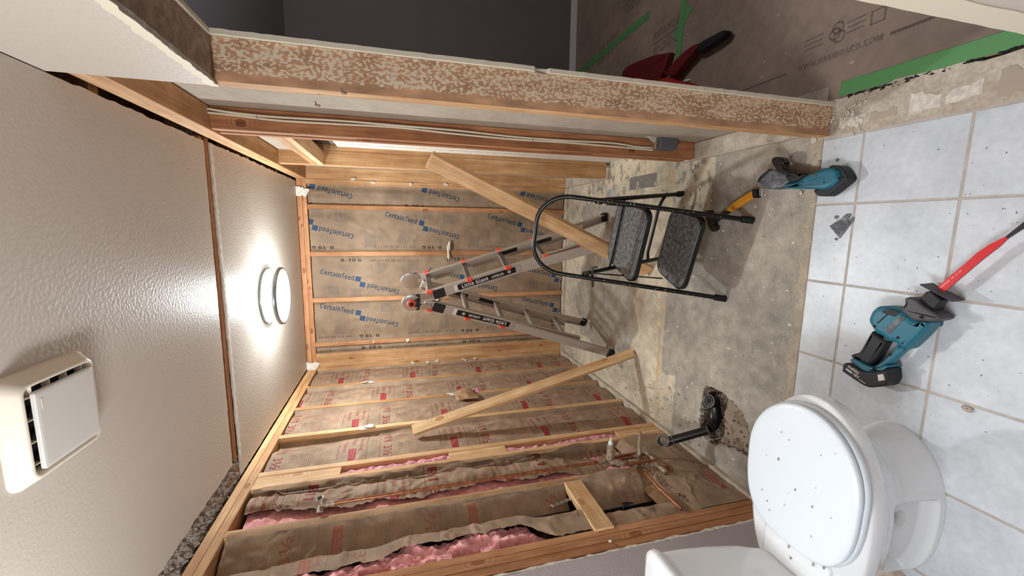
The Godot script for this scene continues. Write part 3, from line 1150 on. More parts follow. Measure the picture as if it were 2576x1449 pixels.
func build_wall_back() -> void:
	var wb := setting("wall_back", "back wall of the shower bay stripped to studs")
	for c in [0.145, -0.255, -0.66, -1.06]:
		plank("stud", Vector3(c - 0.019, 0.036, ZB - 0.14), Vector3(c + 0.019, PL, ZB), 1, M.wood2, wb)
	plank("stud", Vector3(-1.30, 0.036, ZB - 0.14), Vector3(-1.142, PL, ZB + 0.002), 1, M.wood, wb)
	plank("stud", Vector3(0.330, 0.036, ZB - 0.14), Vector3(0.374, PL, ZB + 0.002), 1, M.wood, wb)
	plank("stud", Vector3(0.375, 0.036, ZB - 0.14), Vector3(0.50, PL, ZB), 1, M.wood, wb)
	plank("top_plate", Vector3(-1.37, PL, ZB - 0.14), Vector3(0.5, PL + 0.0375, ZB), 0, M.wood2, wb)
	plank("top_plate", Vector3(-1.37, PL + 0.0385, ZB - 0.14), Vector3(0.5, PL + 0.076, ZB), 0, M.wood2, wb)
	plank("bottom_plate", Vector3(-1.37, -0.01, ZB - 0.14), Vector3(0.5, 0.034, ZB + 0.012), 0, M.mortar, wb, 0.006)
	plank("sheathing", Vector3(-1.5, 0.0, ZB - 0.2), Vector3(0.6, 2.8, ZB - 0.16), 1, M.dusty, wb)

func build_wall_right() -> void:
	var wr := setting("wall_right", "right wall with a stripped doorway and bare studs")
	# door post: two studs, the outer one coated with dried glue
	plank("stud", Vector3(0.362, 0.0, -1.338), Vector3(0.470, 2.44, -1.300), 1, M.wood, wr)
	plank("stud", Vector3(0.372, 0.0, -1.386), Vector3(0.466, PL, -1.341), 1, M.wood, wr)
	var b := MB.new()
	b.quad(Vector3(0.362, 0.004, -1.2985), Vector3(0.470, 0.004, -1.2985), Vector3(0.470, 2.076, -1.2985), Vector3(0.362, 2.076, -1.2985), Vector2(0, 0), Vector2(1, 0), Vector2(1, 1), Vector2(0, 1))
	b.quad(Vector3(0.362, 0.004, -1.300), Vector3(0.362, 0.004, -1.2985), Vector3(0.362, 2.076, -1.2985), Vector3(0.362, 2.076, -1.300))
	part("glue_coat", b, M.glue, wr, "flecked cream glue dried on the door post")
	# broken wallboard edge on the hall side of the post
	b = MB.new()
	b.slab(poly([jag(Vector2(-1.289, 0.0), Vector2(-1.290, 1.165), 60, 0.0018), Vector2(-1.300, 1.17), Vector2(-1.306, 1.20), Vector2(-1.296, 1.212), jag(Vector2(-1.288, 1.215), Vector2(-1.289, 2.1), 50, 0.0022), Vector2(-1.35, 2.1), Vector2(-1.35, 0.0)]), 0.471, 0.485, 0.0008, WX)
	part("broken_edge", b, M.cream, wr, "cream broken wallboard edge along the door post")
	# hall side board
	b = MB.new()
	span(b, Vector3(0.471, 0.0, -2.15), Vector3(0.484, H, -1.345), 1)
	part("wallboard", b, M.paper, wr, "paper back of the hall wallboard")
	b = MB.new()
	span(b, Vector3(0.471, 2.156, -3.05), Vector3(0.484, H, -2.15), 1)
	part("wallboard", b, M.paper, wr)
	b = MB.new()
	span(b, Vector3(0.471, 0.0, -3.88), Vector3(0.484, H, -3.05), 1)
	part("wallboard", b, M.paper, wr)
	# filled-in old doorway between the double posts
	b = MB.new()
	b.slab(poly([Vector2(-2.1, 0.0), jag(Vector2(-2.93, 0.0), Vector2(-2.93, 2.0), 60, 0.003), Vector2(-2.1, 2.02)]), 0.506, 0.518, 0.001, WX)
	part("infill_board", b, M.gyp, wr, "white infill board in the old doorway")
	b = MB.new()
	b.slab(poly([jag(Vector2(-2.945, 0.0), Vector2(-2.945, 2.0), 60, 0.003), Vector2(-3.05, 2.0), Vector2(-3.05, 0.0)]), 0.506, 0.518, 0.001, WX)
	part("infill_board", b, M.gyp, wr)
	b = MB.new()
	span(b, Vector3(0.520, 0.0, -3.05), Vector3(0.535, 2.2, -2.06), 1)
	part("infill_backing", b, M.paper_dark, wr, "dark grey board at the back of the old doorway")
	plank("header", Vector3(0.382, 2.083, -3.05), Vector3(0.468, 2.1195, -2.15), 2, M.wood_pale, wr)
	plank("header", Vector3(0.382, 2.1205, -3.05), Vector3(0.468, 2.157, -2.15), 2, M.wood, wr)
	# double post beside the doorway
	plank("stud", Vector3(0.381, 0.036, -2.068), Vector3(0.470, PL, -2.030), 1, M.wood_brown, wr)
	plank("stud", Vector3(0.381, 0.036, -2.150), Vector3(0.470, PL, -2.112), 1, M.wood_brown, wr)
	for q in [[1.80, PL], [0.85, 1.06], [0.037, 0.62]]:
		plank("spacer_block", Vector3(0.387, q[0], -2.112), Vector3(0.470, q[1], -2.068), 1, M.wood_pale, wr)
	b = MB.new()
	b.slab(poly([jag(Vector2(-2.152, 0.05), Vector2(-2.153, 2.03), 90, 0.002), jag(Vector2(-2.165, 2.05), Vector2(-2.163, 0.05), 90, 0.003)]), 0.392, 0.470, 0.001, WX)
	part("broken_edge", b, M.gyp, wr, "ragged white wallboard edge on the post")
	plank("stud", Vector3(0.386, 0.036, -3.088), Vector3(0.520, PL, -3.050), 1, M.wood, wr)
	plank("stud", Vector3(0.386, 0.036, -3.128), Vector3(0.470, PL, -3.090), 1, M.wood, wr)
	plank("top_plate", Vector3(XR, PL, -3.88), Vector3(0.468, PL + 0.0375, -1.338), 2, M.wood, wr)
	plank("top_plate", Vector3(XR, PL + 0.0385, -3.88), Vector3(0.468, PL + 0.076, -1.338), 2, M.wood, wr)
	plank("bottom_plate", Vector3(0.378, -0.01, -2.16), Vector3(0.47, 0.034, -1.34), 2, M.mortar, wr, 0.005)
	plank("bottom_plate", Vector3(0.378, -0.01, -3.88), Vector3(0.47, 0.034, -3.04), 2, M.mortar, wr, 0.005)
	# header over the doorway and the wall that stays round it
	plank("door_header", Vector3(0.366, 2.080, -1.300), Vector3(0.470, 2.30, -0.40), 2, M.dusty, wr)
	b = MB.new()
	b.slab(poly([Vector2(-1.315, H), jag(Vector2(-1.315, 2.075), Vector2(-0.532, 2.072), 40, 0.002), Vector2(-0.532, 0.0), Vector2(1.38, 0.0), Vector2(1.38, H)]), 0.3535, 0.366, 0.0008, WX)
	part("painted_board", b, M.ceil, wr, "beige painted wallboard over and beside the doorway")
	b = MB.new()
	b.slab(poly([jag(Vector2(-1.314, 2.072), Vector2(-0.5, 2.070), 60, 0.003), jag(Vector2(-0.5, 2.098), Vector2(-1.314, 2.094), 60, 0.004)]), 0.3515, 0.3535, 0.0004, WX)
	part("bare_band", b, M.cream, wr, "cream band of bare wallboard over the doorway")
	b = MB.new()
	b.slab(poly([jag(Vector2(-0.534, 0.0), Vector2(-0.534, 2.1), 60, 0.0015), jag(Vector2(-0.488, 2.1), Vector2(-0.488, 0.0), 60, 0.003)]), 0.3515, 0.3535, 0.0004, WX)
	part("bare_band", b, M.cream, wr, "cream band of bare wallboard beside the doorway")
	b = MB.new()
	span(b, Vector3(0.366, 0.0, -0.530), Vector3(0.484, H, 1.38), 1)
	part("partition", b, M.wood2, wr)
	b = MB.new()
	span(b, Vector3(0.471, 2.075, -1.3), Vector3(0.486, H, -0.5), 1)
	part("wallboard", b, M.cream, wr)

func build_rear() -> void:
	var wr := setting("wall_rear", "plain painted wall behind the viewer")
	var b := MB.new()
	span(b, Vector3(-1.45, 0.0, 1.35), Vector3(0.5, 2.8, 1.45), 0)
	part("painted_board", b, M.paint, wr)
	# vanity light on the left wall, out of the frame
	var t := thing("vanity_light", "bar of three white globe lamps on the left wall above the washstand place", "wall lamp")
	b = MB.new()
	span(b, Vector3(-1.268, 1.98, -0.60), Vector3(-1.235, 2.06, 0.20), 2, 0.006)
	part("back_bar", b, M.nickel, t)
	for k in 3:
		var c := Vector3(-1.14, 2.0, -0.47 + k * 0.27)
		b = MB.new()
		b.tube([Vector3(-1.24, 2.02, c.z), Vector3(-1.19, 2.015, c.z)], 0.018, 12)
		part("arm", b, M.nickel, t)
		b = MB.new()
		var prof := []
		for i in 13:
			prof.append([0.09 * sin(PI * (0.03 + 0.94 * i / 12.0)), -0.09 * cos(PI * (0.03 + 0.94 * i / 12.0))])
		b.lathe(prof, Transform3D(Basis.IDENTITY, c), 24)
		part("globe", b, M.glow2, t, "glowing white glass globe")
		var l := OmniLight3D.new()
		l.name = "globe_light"
		l.position = c
		l.light_energy = 0.56
		l.light_color = Color(0.94, 0.975, 1.0)
		l.light_size = 0.09
		l.omni_range = 12.0
		l.omni_attenuation = 2.0
		l.shadow_enabled = true
		add_child(l, true)

func build_hall() -> void:
	var fl := setting("floor_hall", "hall floor covered with brown protection board", "floor")
	var b := MB.new()
	b.quad(Vector3(0.497, -0.002, 1.38), Vector3(2.8, -0.002, 1.38), Vector3(2.8, -0.002, -3.85), Vector3(0.497, -0.002, -3.85), Vector2(0.0117, 1.0155), Vector2(1.013, 1.0155), Vector2(1.013, 0), Vector2(0.0117, 0))
	part("protection_board", b, M.board, fl, "brown printed floor protection board")
	b = MB.new()
	span(b, Vector3(0.497, -0.08, -3.9), Vector3(2.85, -0.006, 1.4), 0)
	part("underfloor", b, M.dusty, fl)
	var wa := setting("wall_hall", "dark grey hall walls beyond the doorway")
	b = MB.new()
	span(b, Vector3(0.484, 0.0, -3.92), Vector3(2.9, 2.5, -3.81), 0)
	part("hall_end", b, M.hall_wall, wa)
	b = MB.new()
	span(b, Vector3(2.8, 0.0, -3.9), Vector3(2.9, 2.5, 1.45), 2)
	part("hall_side", b, M.hall_wall, wa)
	b = MB.new()
	span(b, Vector3(0.484, 0.0, 1.38), Vector3(2.9, 2.5, 1.45), 2)
	part("hall_rear", b, M.hall_wall, wa)
	var ce := setting("ceiling_hall", "pale hall ceiling beyond the doorway", "ceiling")
	b = MB.new()
	span(b, Vector3(0.484, 2.43, -3.9), Vector3(2.9, 2.5, 1.45), 2)
	part("hall_ceiling", b, M.hall_ceil, ce)
	var tr := setting("baseboard_hall", "narrow white baseboard along the hall end wall", "baseboard")
	b = MB.new()
	span(b, Vector3(0.49, 0.0, -3.81), Vector3(2.8, 0.062, -3.795), 0, 0.003)
	part("baseboard", b, M.white_trim, tr)
	# green tape on the protection board
	var strip := func(pts: Array, wdt: float, label: String) -> void:
		var m := MB.new()
		for i in pts.size() - 1:
			var a: Vector2 = pts[i]
			var c: Vector2 = pts[i + 1]
			var o := (c - a).orthogonal().normalized() * wdt * 0.5
			m.slab(PackedVector2Array([a + o, a.lerp(c, 0.5) + o * 1.03, c + o, c - o, a.lerp(c, 0.45) - o * 0.97, a - o]), -0.0015, 0.0006 + i * 0.0003, 0.0002)
		solo("green_tape", m, M.tape, label, "tape", "green tape on the hall floor")
	strip.call([Vector2(1.39, -3.75), Vector2(1.385, -2.62)], 0.05, "thin green tape strip running along the seam to the hall end wall")
	strip.call([Vector2(1.6, -2.25), Vector2(1.20, -2.27), Vector2(0.98, -2.29)], 0.048, "green tape strip lying across the board under the red dustpan arm")
	strip.call([Vector2(1.24, -2.20), Vector2(1.13, -2.33)], 0.05, "short green tape scrap crossing another strip")
	strip.call([Vector2(0.528, -1.28), Vector2(0.518, -0.45), Vector2(0.515, 0.6)], 0.052, "wide green tape edging the board at the doorway sill")
	# ceiling lamp of the hall, out of the frame
	var l := thing("hall_lamp", "round white ceiling lamp in the hall", "ceiling lamp")
	b = MB.new()
	b.lathe([[0.02, 0.0], [0.19, 0.005], [0.22, 0.03], [0.22, 0.06]], Transform3D(Basis.IDENTITY, Vector3(1.75, 2.37, -1.5)), 32)
	part("shade", b, M.glow2, l)
	var o := OmniLight3D.new()
	o.name = "hall_light"
	o.position = Vector3(1.75, 2.345, -1.5)
	o.light_energy = 1.3
	o.light_color = Color(0.98, 0.98, 1.0)
	o.light_size = 0.22
	o.omni_range = 12.0
	o.omni_attenuation = 2.0
	o.shadow_enabled = true
	add_child(o, true)
# ------------------------------------------------------------------ insulation
var wr1 := FastNoiseLite.new()
var wr2 := FastNoiseLite.new()

func wrinkle(a: float, b: float, s: float) -> float:
	var r := wr1.get_noise_3d(a, b, s * 7.3)
	var c := 1.0 - absf(wr2.get_noise_3d(a + wr1.get_noise_2d(b, a) * 0.1, b, s * 3.1))
	return r * 0.6 + pow(c, 9.0) * 0.8 - 0.2

# sheet on the left wall between heights and depths; shape(u, v) gives how far it lies behind the stud faces
func sheet_left(b: MB, z0: Callable, z1: Callable, y0: float, y1: float, shape: Callable, seed_: float, off: float, nu: int, nv: int, amp := 0.010, zfull := Vector2.ZERO) -> void:
	b.grid(nu, nv, func(u: float, v: float) -> Vector3:
		var y := lerpf(y0, y1, u)
		var za: float = z0.call(y)
		var zb: float = z1.call(y)
		var z := lerpf(za, zb, v)
		var pin := minf(1.0, minf(v, 1.0 - v) * 9.0)
		var d: float = shape.call(u, v)
		return Vector3(XL - d + wrinkle(y, z, seed_) * amp * pin, y, z), func(u: float, v: float) -> Vector2:
		var y := lerpf(y0, y1, u)
		var za: float = z0.call(y)
		var zb: float = z1.call(y)
		var z := lerpf(za, zb, v)
		if zfull == Vector2.ZERO:
			return Vector2(v, y / 0.585 + off)
		return Vector2((z - zfull.x) / (zfull.y - zfull.x), y / 0.585 * (1.0 if zfull.y > zfull.x else -1.0) + off))

func tuft(b: MB, c: Vector3, s: Vector3, k: int, seed_: int) -> void:
	var r := RandomNumberGenerator.new()
	r.seed = seed_
	for i in k:
		var p := c + Vector3(r.randf_range(-0.5, 0.5), r.randf_range(-0.5, 0.5), r.randf_range(-0.5, 0.5)) * s
		var q := r.randf_range(0.25, 0.55)
		b.lump(p, Vector3(maxf(s.x, 0.015), s.y, maxf(s.z, 0.015)) * q, seed_ * 50 + i, 8, 0.3)

func build_batts_left() -> void:
	wr1.seed = 3
	wr1.frequency = 5.0
	wr1.fractal_octaves = 3
	wr2.seed = 8
	wr2.frequency = 3.2
	wr2.fractal_octaves = 2
	var bays := [[-3.884, -3.478, "first bay left of the back corner"], [-3.44, -3.064, "second bay left of the back corner"], [-3.026, -2.664, "third bay left of the back corner"], [-2.626, -2.262, "bay beside the pink-filled double stud"]]
	for i in 4:
		var q: Array = bays[i]
		var t := thing("insulation_batt", "brown paper faced batt with red print in the " + q[2], "insulation", "red printed batts on the left wall")
		var b := MB.new()
		var top := 2.352
		sheet_left(b, func(_y: float) -> float: return q[0], func(_y: float) -> float: return q[1], 0.045, top, func(u: float, v: float) -> float:
			var e := minf(v, 1.0 - v)
			var d := 0.006 + 0.026 * smoothstep(0.0, 0.05, e) - 0.020 * smoothstep(0.05, 0.35, e)
			if i == 3:
				d += 0.03 * smoothstep(0.55, 0.95, u) * smoothstep(0.6, 0.0, v)
			return d, i + 1.0, [0.55, 0.15, 0.87, 0.90][i], 150, 26)
		part("paper_facing", b, M.red_print, t)
	# torn places with pink fibre
	var tf := MB.new()
	tuft(tf, on_x(1190, 985, XL + 0.0), Vector3(0.03, 0.09, 0.05), 14, 5)
	solo("torn_fiber", tf, M.pink_pale, "small pink fibre tuft bursting from a torn paper batt beside a thin stud", "insulation")
	tf = MB.new()
	sheet_left(tf, func(_y: float) -> float: return -3.035, func(_y: float) -> float: return -2.9, 1.08, 1.25, func(u: float, v: float) -> float: return -0.012 - 0.035 * sin(u * PI) * (1.0 - v), 17.0, 0.3, 24, 16, 0.02)
	solo("torn_paper", tf, M.kraft, "crumpled torn flap of brown paper above the pink tuft", "insulation")
	# pink filling between the double stud
	for q in [[1.387, 1.953, 1], [0.332, 1.053, 2]]:
		var b := MB.new()
		var s: int = q[2]
		b.grid(90, 12, func(u: float, v: float) -> Vector3:
			var y := lerpf(q[0], q[1], u)
			var z := lerpf(-2.221, -2.153, v)
			var hump := 0.4 + 0.6 * (1.0 - u if s == 1 else 0.5 + 0.5 * sin(u * 7.0))
			return Vector3(XL - 0.034 + 0.030 * hump * sin(v * PI) + wr1.get_noise_3d(y * 4, z * 6, s) * 0.014, y, z), func(u: float, v: float) -> Vector2: return Vector2(u, v))
		solo("pink_filling", b, M.pink_pale, "soft pink fibre between the double stud, " + ("above the middle spacer block" if s == 1 else "below the middle spacer block"), "insulation")
	# bay with the copper riser: paper loose and torn along its near side
	var t := thing("insulation_batt", "crumpled brown paper batt torn open behind the copper riser pipe", "insulation")
	var b := MB.new()
	var tear := func(y: float) -> float:
		return -1.915 + 0.05 * wr1.get_noise_2d(y * 0.55, 4.0) + 0.016 * wr1.get_noise_2d(y * 5.0, 9.0) - 0.05 * smoothstep(1.7, 2.2, y) + 0.02 * smoothstep(0.9, 0.6, y)
	sheet_left(b, func(_y: float) -> float: return -2.113, tear, 0.40, 2.34, func(u: float, v: float) -> float:
		return 0.004 + 0.022 * smoothstep(0.0, 0.12, v) - 0.016 * smoothstep(0.2, 0.5, v) + 0.018 * smoothstep(0.7, 1.0, v) + 0.03 * smoothstep(0.25, 0.12, u) * minf(1.0, v * 5.0), 21.0, 0.30, 190, 28, 0.016, Vector2(-2.15, -1.78))
	part("paper_facing", b, M.red_print, t)
	b = MB.new()
	sheet_left(b, func(_y: float) -> float: return -2.10, func(_y: float) -> float: return -1.831, 0.36, 2.33, func(u: float, v: float) -> float:
		return 0.062 - 0.008 * sin(v * PI), 23.0, 0.0, 130, 18, 0.014)
	part("pink_core", b, M.pink, t, "dusty pink fibre under the torn paper")
	b = MB.new()
	sheet_left(b, func(_y: float) -> float: return -2.112, func(y: float) -> float: return -2.085 + 0.03 * wr1.get_noise_2d(y * 0.8, 3.0), 0.55, 2.3, func(u: float, v: float) -> float:
		return -0.006 - 0.02 * sin(v * PI) * absf(wr1.get_noise_2d(u * 0.6, 3.0)), 25.0, 0.0, 110, 8, 0.006)
	part("paper_flange", b, M.kraft, t)
	# bay between the last stud and the post: far half falls back to the vent pipe, near half bulges
	t = thing("insulation_batt", "dark recessed brown paper batt sloping back to the black vent pipe", "insulation")
	b = MB.new()
	var groove := func(y: float) -> float:
		return lerpf(-1.685, -1.643, clampf((y - 0.91) / 1.27, 0.0, 1.0))
	sheet_left(b, func(_y: float) -> float: return -1.800, func(y: float) -> float: return groove.call(y) - 0.006, 0.86, 2.345, func(u: float, v: float) -> float:
		return -0.006 + 0.012 * smoothstep(0.0, 0.12, v) + 0.080 * pow(maxf(0.0, (v - 0.08) / 0.92), 1.2), 31.0, 0.45, 130, 22, 0.010, Vector2(-1.40, -1.83))
	part("paper_facing", b, M.red_print_shaded, t)
	b = MB.new()
	sheet_left(b, func(y: float) -> float: return -1.812 + 0.004 * wr1.get_noise_2d(y, 1.0), func(y: float) -> float: return -1.778 + 0.010 * wr1.get_noise_2d(y * 0.9, 8.0), 0.46, 2.34, func(u: float, v: float) -> float:
		return -0.003 - 0.006 * sin(v * PI), 33.0, 0.0, 100, 6, 0.004)
	part("paper_flange", b, M.kraft, t, "tan paper flange lapped over the stud edge")
	t = thing("insulation_batt", "brown paper batt ripped lengthwise showing bright pink fibre beside the post", "insulation")
	b = MB.new()
	var rip := func(y: float) -> float:
		return -1.512 - 0.042 * smoothstep(1.78, 1.62, y) + 0.10 * smoothstep(1.16, 1.0, y) + 0.016 * wr1.get_noise_2d(y * 1.1, 14.0) + 0.010 * wr1.get_noise_2d(y * 5.0, 2.0)
	sheet_left(b, func(y: float) -> float: return groove.call(y) + 0.016, rip, 0.86, 2.345, func(u: float, v: float) -> float:
		return 0.070 - 0.078 * smoothstep(0.0, 0.5, v) + 0.006 * v * v, 35.0, 0.75, 160, 24, 0.012, Vector2(-1.78, -1.42))
	part("paper_facing", b, M.red_print_shaded, t)
	b = MB.new()
	b.grid(260, 34, func(u: float, v: float) -> Vector3:
		var y := lerpf(0.98, 2.35, u)
		var za: float = rip.call(y)
		var z := lerpf(minf(za - 0.03, -1.47), -1.450, v)
		var d := 0.030 - 0.016 * sin(v * PI * 0.8) + 0.03 * smoothstep(1.12, 1.0, y)
		var k := wr1.get_noise_3d(y * 1.8, z * 2.6, 40.0) * 0.030 + wr1.get_noise_3d(y * 7, z * 7, 41.0) * 0.008
		if v > 0.6 and wr1.get_noise_2d(y * 0.9, 60.0) > 0.02:
			d += 0.10 * smoothstep(0.6, 0.8, v)
		return Vector3(XL - d + k, y, z), func(u: float, v: float) -> Vector2: return Vector2(u, v))
	part("pink_core", b, M.pink, t, "bright pink torn fibre")
	# lower ends round the block
	t = thing("insulation_batt", "creased brown paper lump under the short wooden block", "insulation")
	b = MB.new()
	sheet_left(b, func(_y: float) -> float: return -1.80, func(_y: float) -> float: return -1.64, 0.44, 0.77, func(u: float, v: float) -> float:
		return 0.0 + 0.07 * v * v - 0.03 * sin(u * PI) * (1.0 - v), 41.0, 0.2, 40, 22, 0.022, Vector2(-1.80, -1.44))
	part("paper_facing", b, M.red_print_shaded, t)
	b = MB.new()
	sheet_left(b, func(_y: float) -> float: return -1.60, func(_y: float) -> float: return -1.454, 0.38, 0.86, func(u: float, v: float) -> float:
		return 0.06 - 0.05 * smoothstep(0.0, 0.5, v), 43.0, 0.6, 50, 22, 0.014, Vector2(-1.80, -1.44))
	part("paper_facing", b, M.red_print_shaded, t)
	t = thing("insulation_batt", "low wide brown paper batt below the pipes beside the floor", "insulation")
	b = MB.new()
	sheet_left(b, func(_y: float) -> float: return -2.11, func(_y: float) -> float: return -1.454, 0.036, 0.40, func(u: float, v: float) -> float:
		var line := 0.93 - 0.12 * v
		return 0.0 - 0.016 * sin(u * PI) * minf(1.0, (1.0 - v) * 5.0) + 0.03 * smoothstep(line - 0.1, 1.0, u), 51.0, 0.02, 60, 60, 0.010, Vector2(-2.02, -1.46))
	part("paper_facing", b, M.red_print_shaded, t)
	b = MB.new()
	var r := RandomNumberGenerator.new()
	r.seed = 44
	for k in 46:
		var f := r.randf()
		var z := lerpf(-1.90, -1.47, f)
		var y := 0.385 - 0.05 * f + r.randf_range(-0.012, 0.02) * (1.6 - f)
		var s := r.randf_range(0.004, 0.012)
		b.lump(Vector3(XL + 0.002 + r.randf_range(-0.006, 0.01), y, z), Vector3(s, s, s * 1.3), 300 + k, 5, 0.4)
	var cr := part("crumbs", b, M.brass, t, "crusty pale crumbs along the paper's upper edge")
	cr.set_meta("kind", "stuff")
	b = MB.new()
	sheet_left(b, func(_y: float) -> float: return -1.83, func(_y: float) -> float: return -1.454, 0.37, 0.46, func(u: float, v: float) -> float:
		return 0.012 + 0.02 * u, 53.0, 0.6, 16, 40, 0.012)
	part("paper_lip", b, M.kraft, t)

func build_batts_back() -> void:
	var bays := [[0.164, 0.330, 0.388, 0, "narrow bay by the right corner"], [-0.236, 0.126, 0.562, 1, "second bay from the right corner"], [-0.641, -0.274, 0.99, 0, "middle bay behind the ladder top"], [-1.041, -0.679, 0.181, 1, "bay beside the left corner studs"], [-1.142, -1.079, 0.834, 0, "narrow slot at the left corner"]]
	for i in 5:
		var q: Array = bays[i]
		var t := thing("insulation_batt", "kraft faced batt with blue print in the back wall's " + q[4], "insulation", "blue printed batts on the back wall")
		var b := MB.new()
		var x0: float = q[0]
		var x1: float = q[1]
		var narrow := (x1 - x0) / 0.365
		b.grid(150, 26, func(u: float, v: float) -> Vector3:
			var y := lerpf(2.352, 0.045, u)
			var x := lerpf(x0, x1, v)
			var e := minf(v, 1.0 - v)
			var pin := minf(1.0, e * 10.0)
			var d := 0.006 + 0.014 * smoothstep(0.0, 0.05, e) - 0.012 * smoothstep(0.06, 0.4, e)
			return Vector3(x, y, ZB - d + wrinkle(y * 0.9, x, 60.0 + i) * 0.0075 * pin), func(u: float, v: float) -> Vector2:
			var y := lerpf(2.352, 0.045, u)
			var w := Vector2((2.352 - y) / 0.926 + q[2], (1.0 - v) * narrow)
			if i == 0:
				w.y += 0.66
			if i == 4:
				w.y += 0.01
			return w if q[3] == 0 else Vector2(1.0 - w.x, 1.0 - w.y))
		part("paper_facing", b, M.blue_print, t)
# ------------------------------------------------------------------ toilet
func egg(cx: float, cz: float, y: float, front: float, back: float, half: float, power_back: float, k := 64) -> PackedVector3Array:
	# x forward; counter-clockwise seen from above
	var ring := PackedVector3Array()
	var mid := lerpf(back, front, 0.52)
	for j in k:
		var a := -TAU * j / k
		var c := cos(a)
		var s := sin(a)
		var x: float
		var z: float
		if c >= 0:
			x = mid + (front - mid) * c
			z = half * s
		else:
			x = mid - (mid - back) * pow(absf(c), 2.0 / power_back)
			z = half * signf(s) * pow(absf(s), 2.0 / power_back)
		ring.append(Vector3(cx + x, y, cz + z))
	return ring

func rounded(cx: float, cz: float, hx: float, hz: float, r: float, y: float, k := 8) -> PackedVector3Array:
	var ring := PackedVector3Array()
	for q in 4:
		var ox: float = [1, -1, -1, 1][q] * (hx - r)
		var oz: float = [-1, -1, 1, 1][q] * (hz - r)
		for j in k + 1:
			var a := -(PI * 0.5 * q + PI * 0.5 * j / k)
			ring.append(Vector3(cx + ox + r * cos(a), y, cz + oz + r * sin(a)))
	return ring

func build_toilet() -> void:
	var t := thing("toilet", "white china toilet with a closed lid, dusted with plaster chips", "toilet")
	t.position = Vector3(-1.262, 0.0, -0.935)
	var b := MB.new()
	var rows := [[0.0, 0.612, 0.11, 0.158], [0.010, 0.6125, 0.109, 0.1585], [0.03, 0.610, 0.111, 0.156], [0.06, 0.605, 0.113, 0.153], [0.11, 0.600, 0.115, 0.149], [0.16, 0.600, 0.11, 0.145], [0.20, 0.612, 0.10, 0.148], [0.235, 0.635, 0.085, 0.157], [0.265, 0.666, 0.06, 0.169], [0.29, 0.698, 0.04, 0.181], [0.31, 0.722, 0.03, 0.190], [0.322, 0.735, 0.025, 0.1945], [0.332, 0.743, 0.022, 0.198], [0.342, 0.747, 0.02, 0.200], [0.36, 0.748, 0.02, 0.2005], [0.376, 0.747, 0.02, 0.1995], [0.384, 0.742, 0.024, 0.195], [0.388, 0.730, 0.032, 0.185]]
	# finer heights so that the hollow in the side has clean walls
	var fine := []
	for i in rows.size() - 1:
		var steps := 1 if rows[i][0] > 0.24 else 5
		for s in steps:
			var f := float(s) / steps
			var e := []
			for c in 4:
				e.append(lerpf(rows[i][c], rows[i + 1][c], f))
			fine.append(e)
	fine.append(rows[rows.size() - 1])
	var rings := []
	for e in fine:
		var pw := 2.6 if e[0] < 0.3 else 2.4
		var ring := egg(0, 0, e[0], e[1], e[2], e[3], pw, 180)
		for j in ring.size():
			var p := ring[j]
			if p.z > 0.02 and e[0] < 0.26:
				var inx := smoothstep(0.436, 0.424, p.x) * smoothstep(0.14, 0.17, p.x)
				var top := 0.208 - 0.05 * smoothstep(0.25, 0.18, p.x)
				var iny := smoothstep(0.026, 0.042, e[0]) * smoothstep(top + 0.008, top - 0.006, e[0])
				var dig := inx * iny * 0.042
				# knock-out oval
				var ov := pow((p.x - 0.352) / 0.030, 2) + pow((e[0] - 0.118) / 0.020, 2)
				if ov < 1.0:
					dig += 0.022 * smoothstep(1.0, 0.8, ov)
				p.z -= dig
				ring[j] = p
		rings.append(ring)
	b.loft(rings, true, true)
	part("bowl", b, M.china, t, "glossy white bowl and pedestal with a hollow side panel")
	# seat and lid
	b = MB.new()
	b.loft([seat_ring(0.389, 0.006), seat_ring(0.392, 0.0), seat_ring(0.404, 0.0), seat_ring(0.408, 0.005)])
	part("seat", b, M.seat, t)
	b = MB.new()
	b.loft([seat_ring(0.410, 0.012), seat_ring(0.413, 0.005), seat_ring(0.424, 0.004), seat_ring(0.430, 0.009), seat_ring(0.4335, 0.02), seat_ring(0.4345, 0.05), seat_ring(0.4350, 0.11)])
	part("lid", b, M.seat, t, "closed white lid")
	for s in [-1.0, 1.0]:
		b = MB.new()
		b.loft([rounded(0.232, s * 0.07, 0.018, 0.03, 0.008, 0.389), rounded(0.232, s * 0.07, 0.018, 0.03, 0.008, 0.394), rounded(0.232, s * 0.07, 0.012, 0.024, 0.008, 0.398)])
		part("hinge", b, M.seat, t)
	# tank narrows downwards
	b = MB.new()
	var tk := []
	for e in [[0.405, 0.060, 0.100], [0.41, 0.066, 0.118], [0.43, 0.069, 0.132], [0.50, 0.071, 0.158], [0.60, 0.073, 0.176], [0.70, 0.075, 0.188], [0.79, 0.076, 0.192]]:
		tk.append(rounded(0.078, 0.0, e[1], e[2], 0.045, e[0]))
	b.loft(tk)
	part("tank", b, M.china, t)
	b = MB.new()
	b.loft([rounded(0.080, 0.0, 0.078, 0.196, 0.045, 0.787), rounded(0.080, 0.0, 0.084, 0.203, 0.05, 0.793), rounded(0.080, 0.0, 0.085, 0.204, 0.05, 0.807), rounded(0.080, 0.0, 0.080, 0.199, 0.046, 0.819), rounded(0.080, 0.0, 0.066, 0.184, 0.04, 0.824), rounded(0.080, 0.0, 0.03, 0.14, 0.02, 0.826)])
	part("tank_lid", b, M.china, t)
	b = MB.new()
	b.loft([rounded(0.14, 0.0, 0.12, 0.115, 0.03, 0.37), rounded(0.14, 0.0, 0.12, 0.12, 0.03, 0.392), rounded(0.13, 0.0, 0.10, 0.11, 0.03, 0.402), rounded(0.09, 0.0, 0.06, 0.10, 0.03, 0.406)])
	part("deck", b, M.china, t)

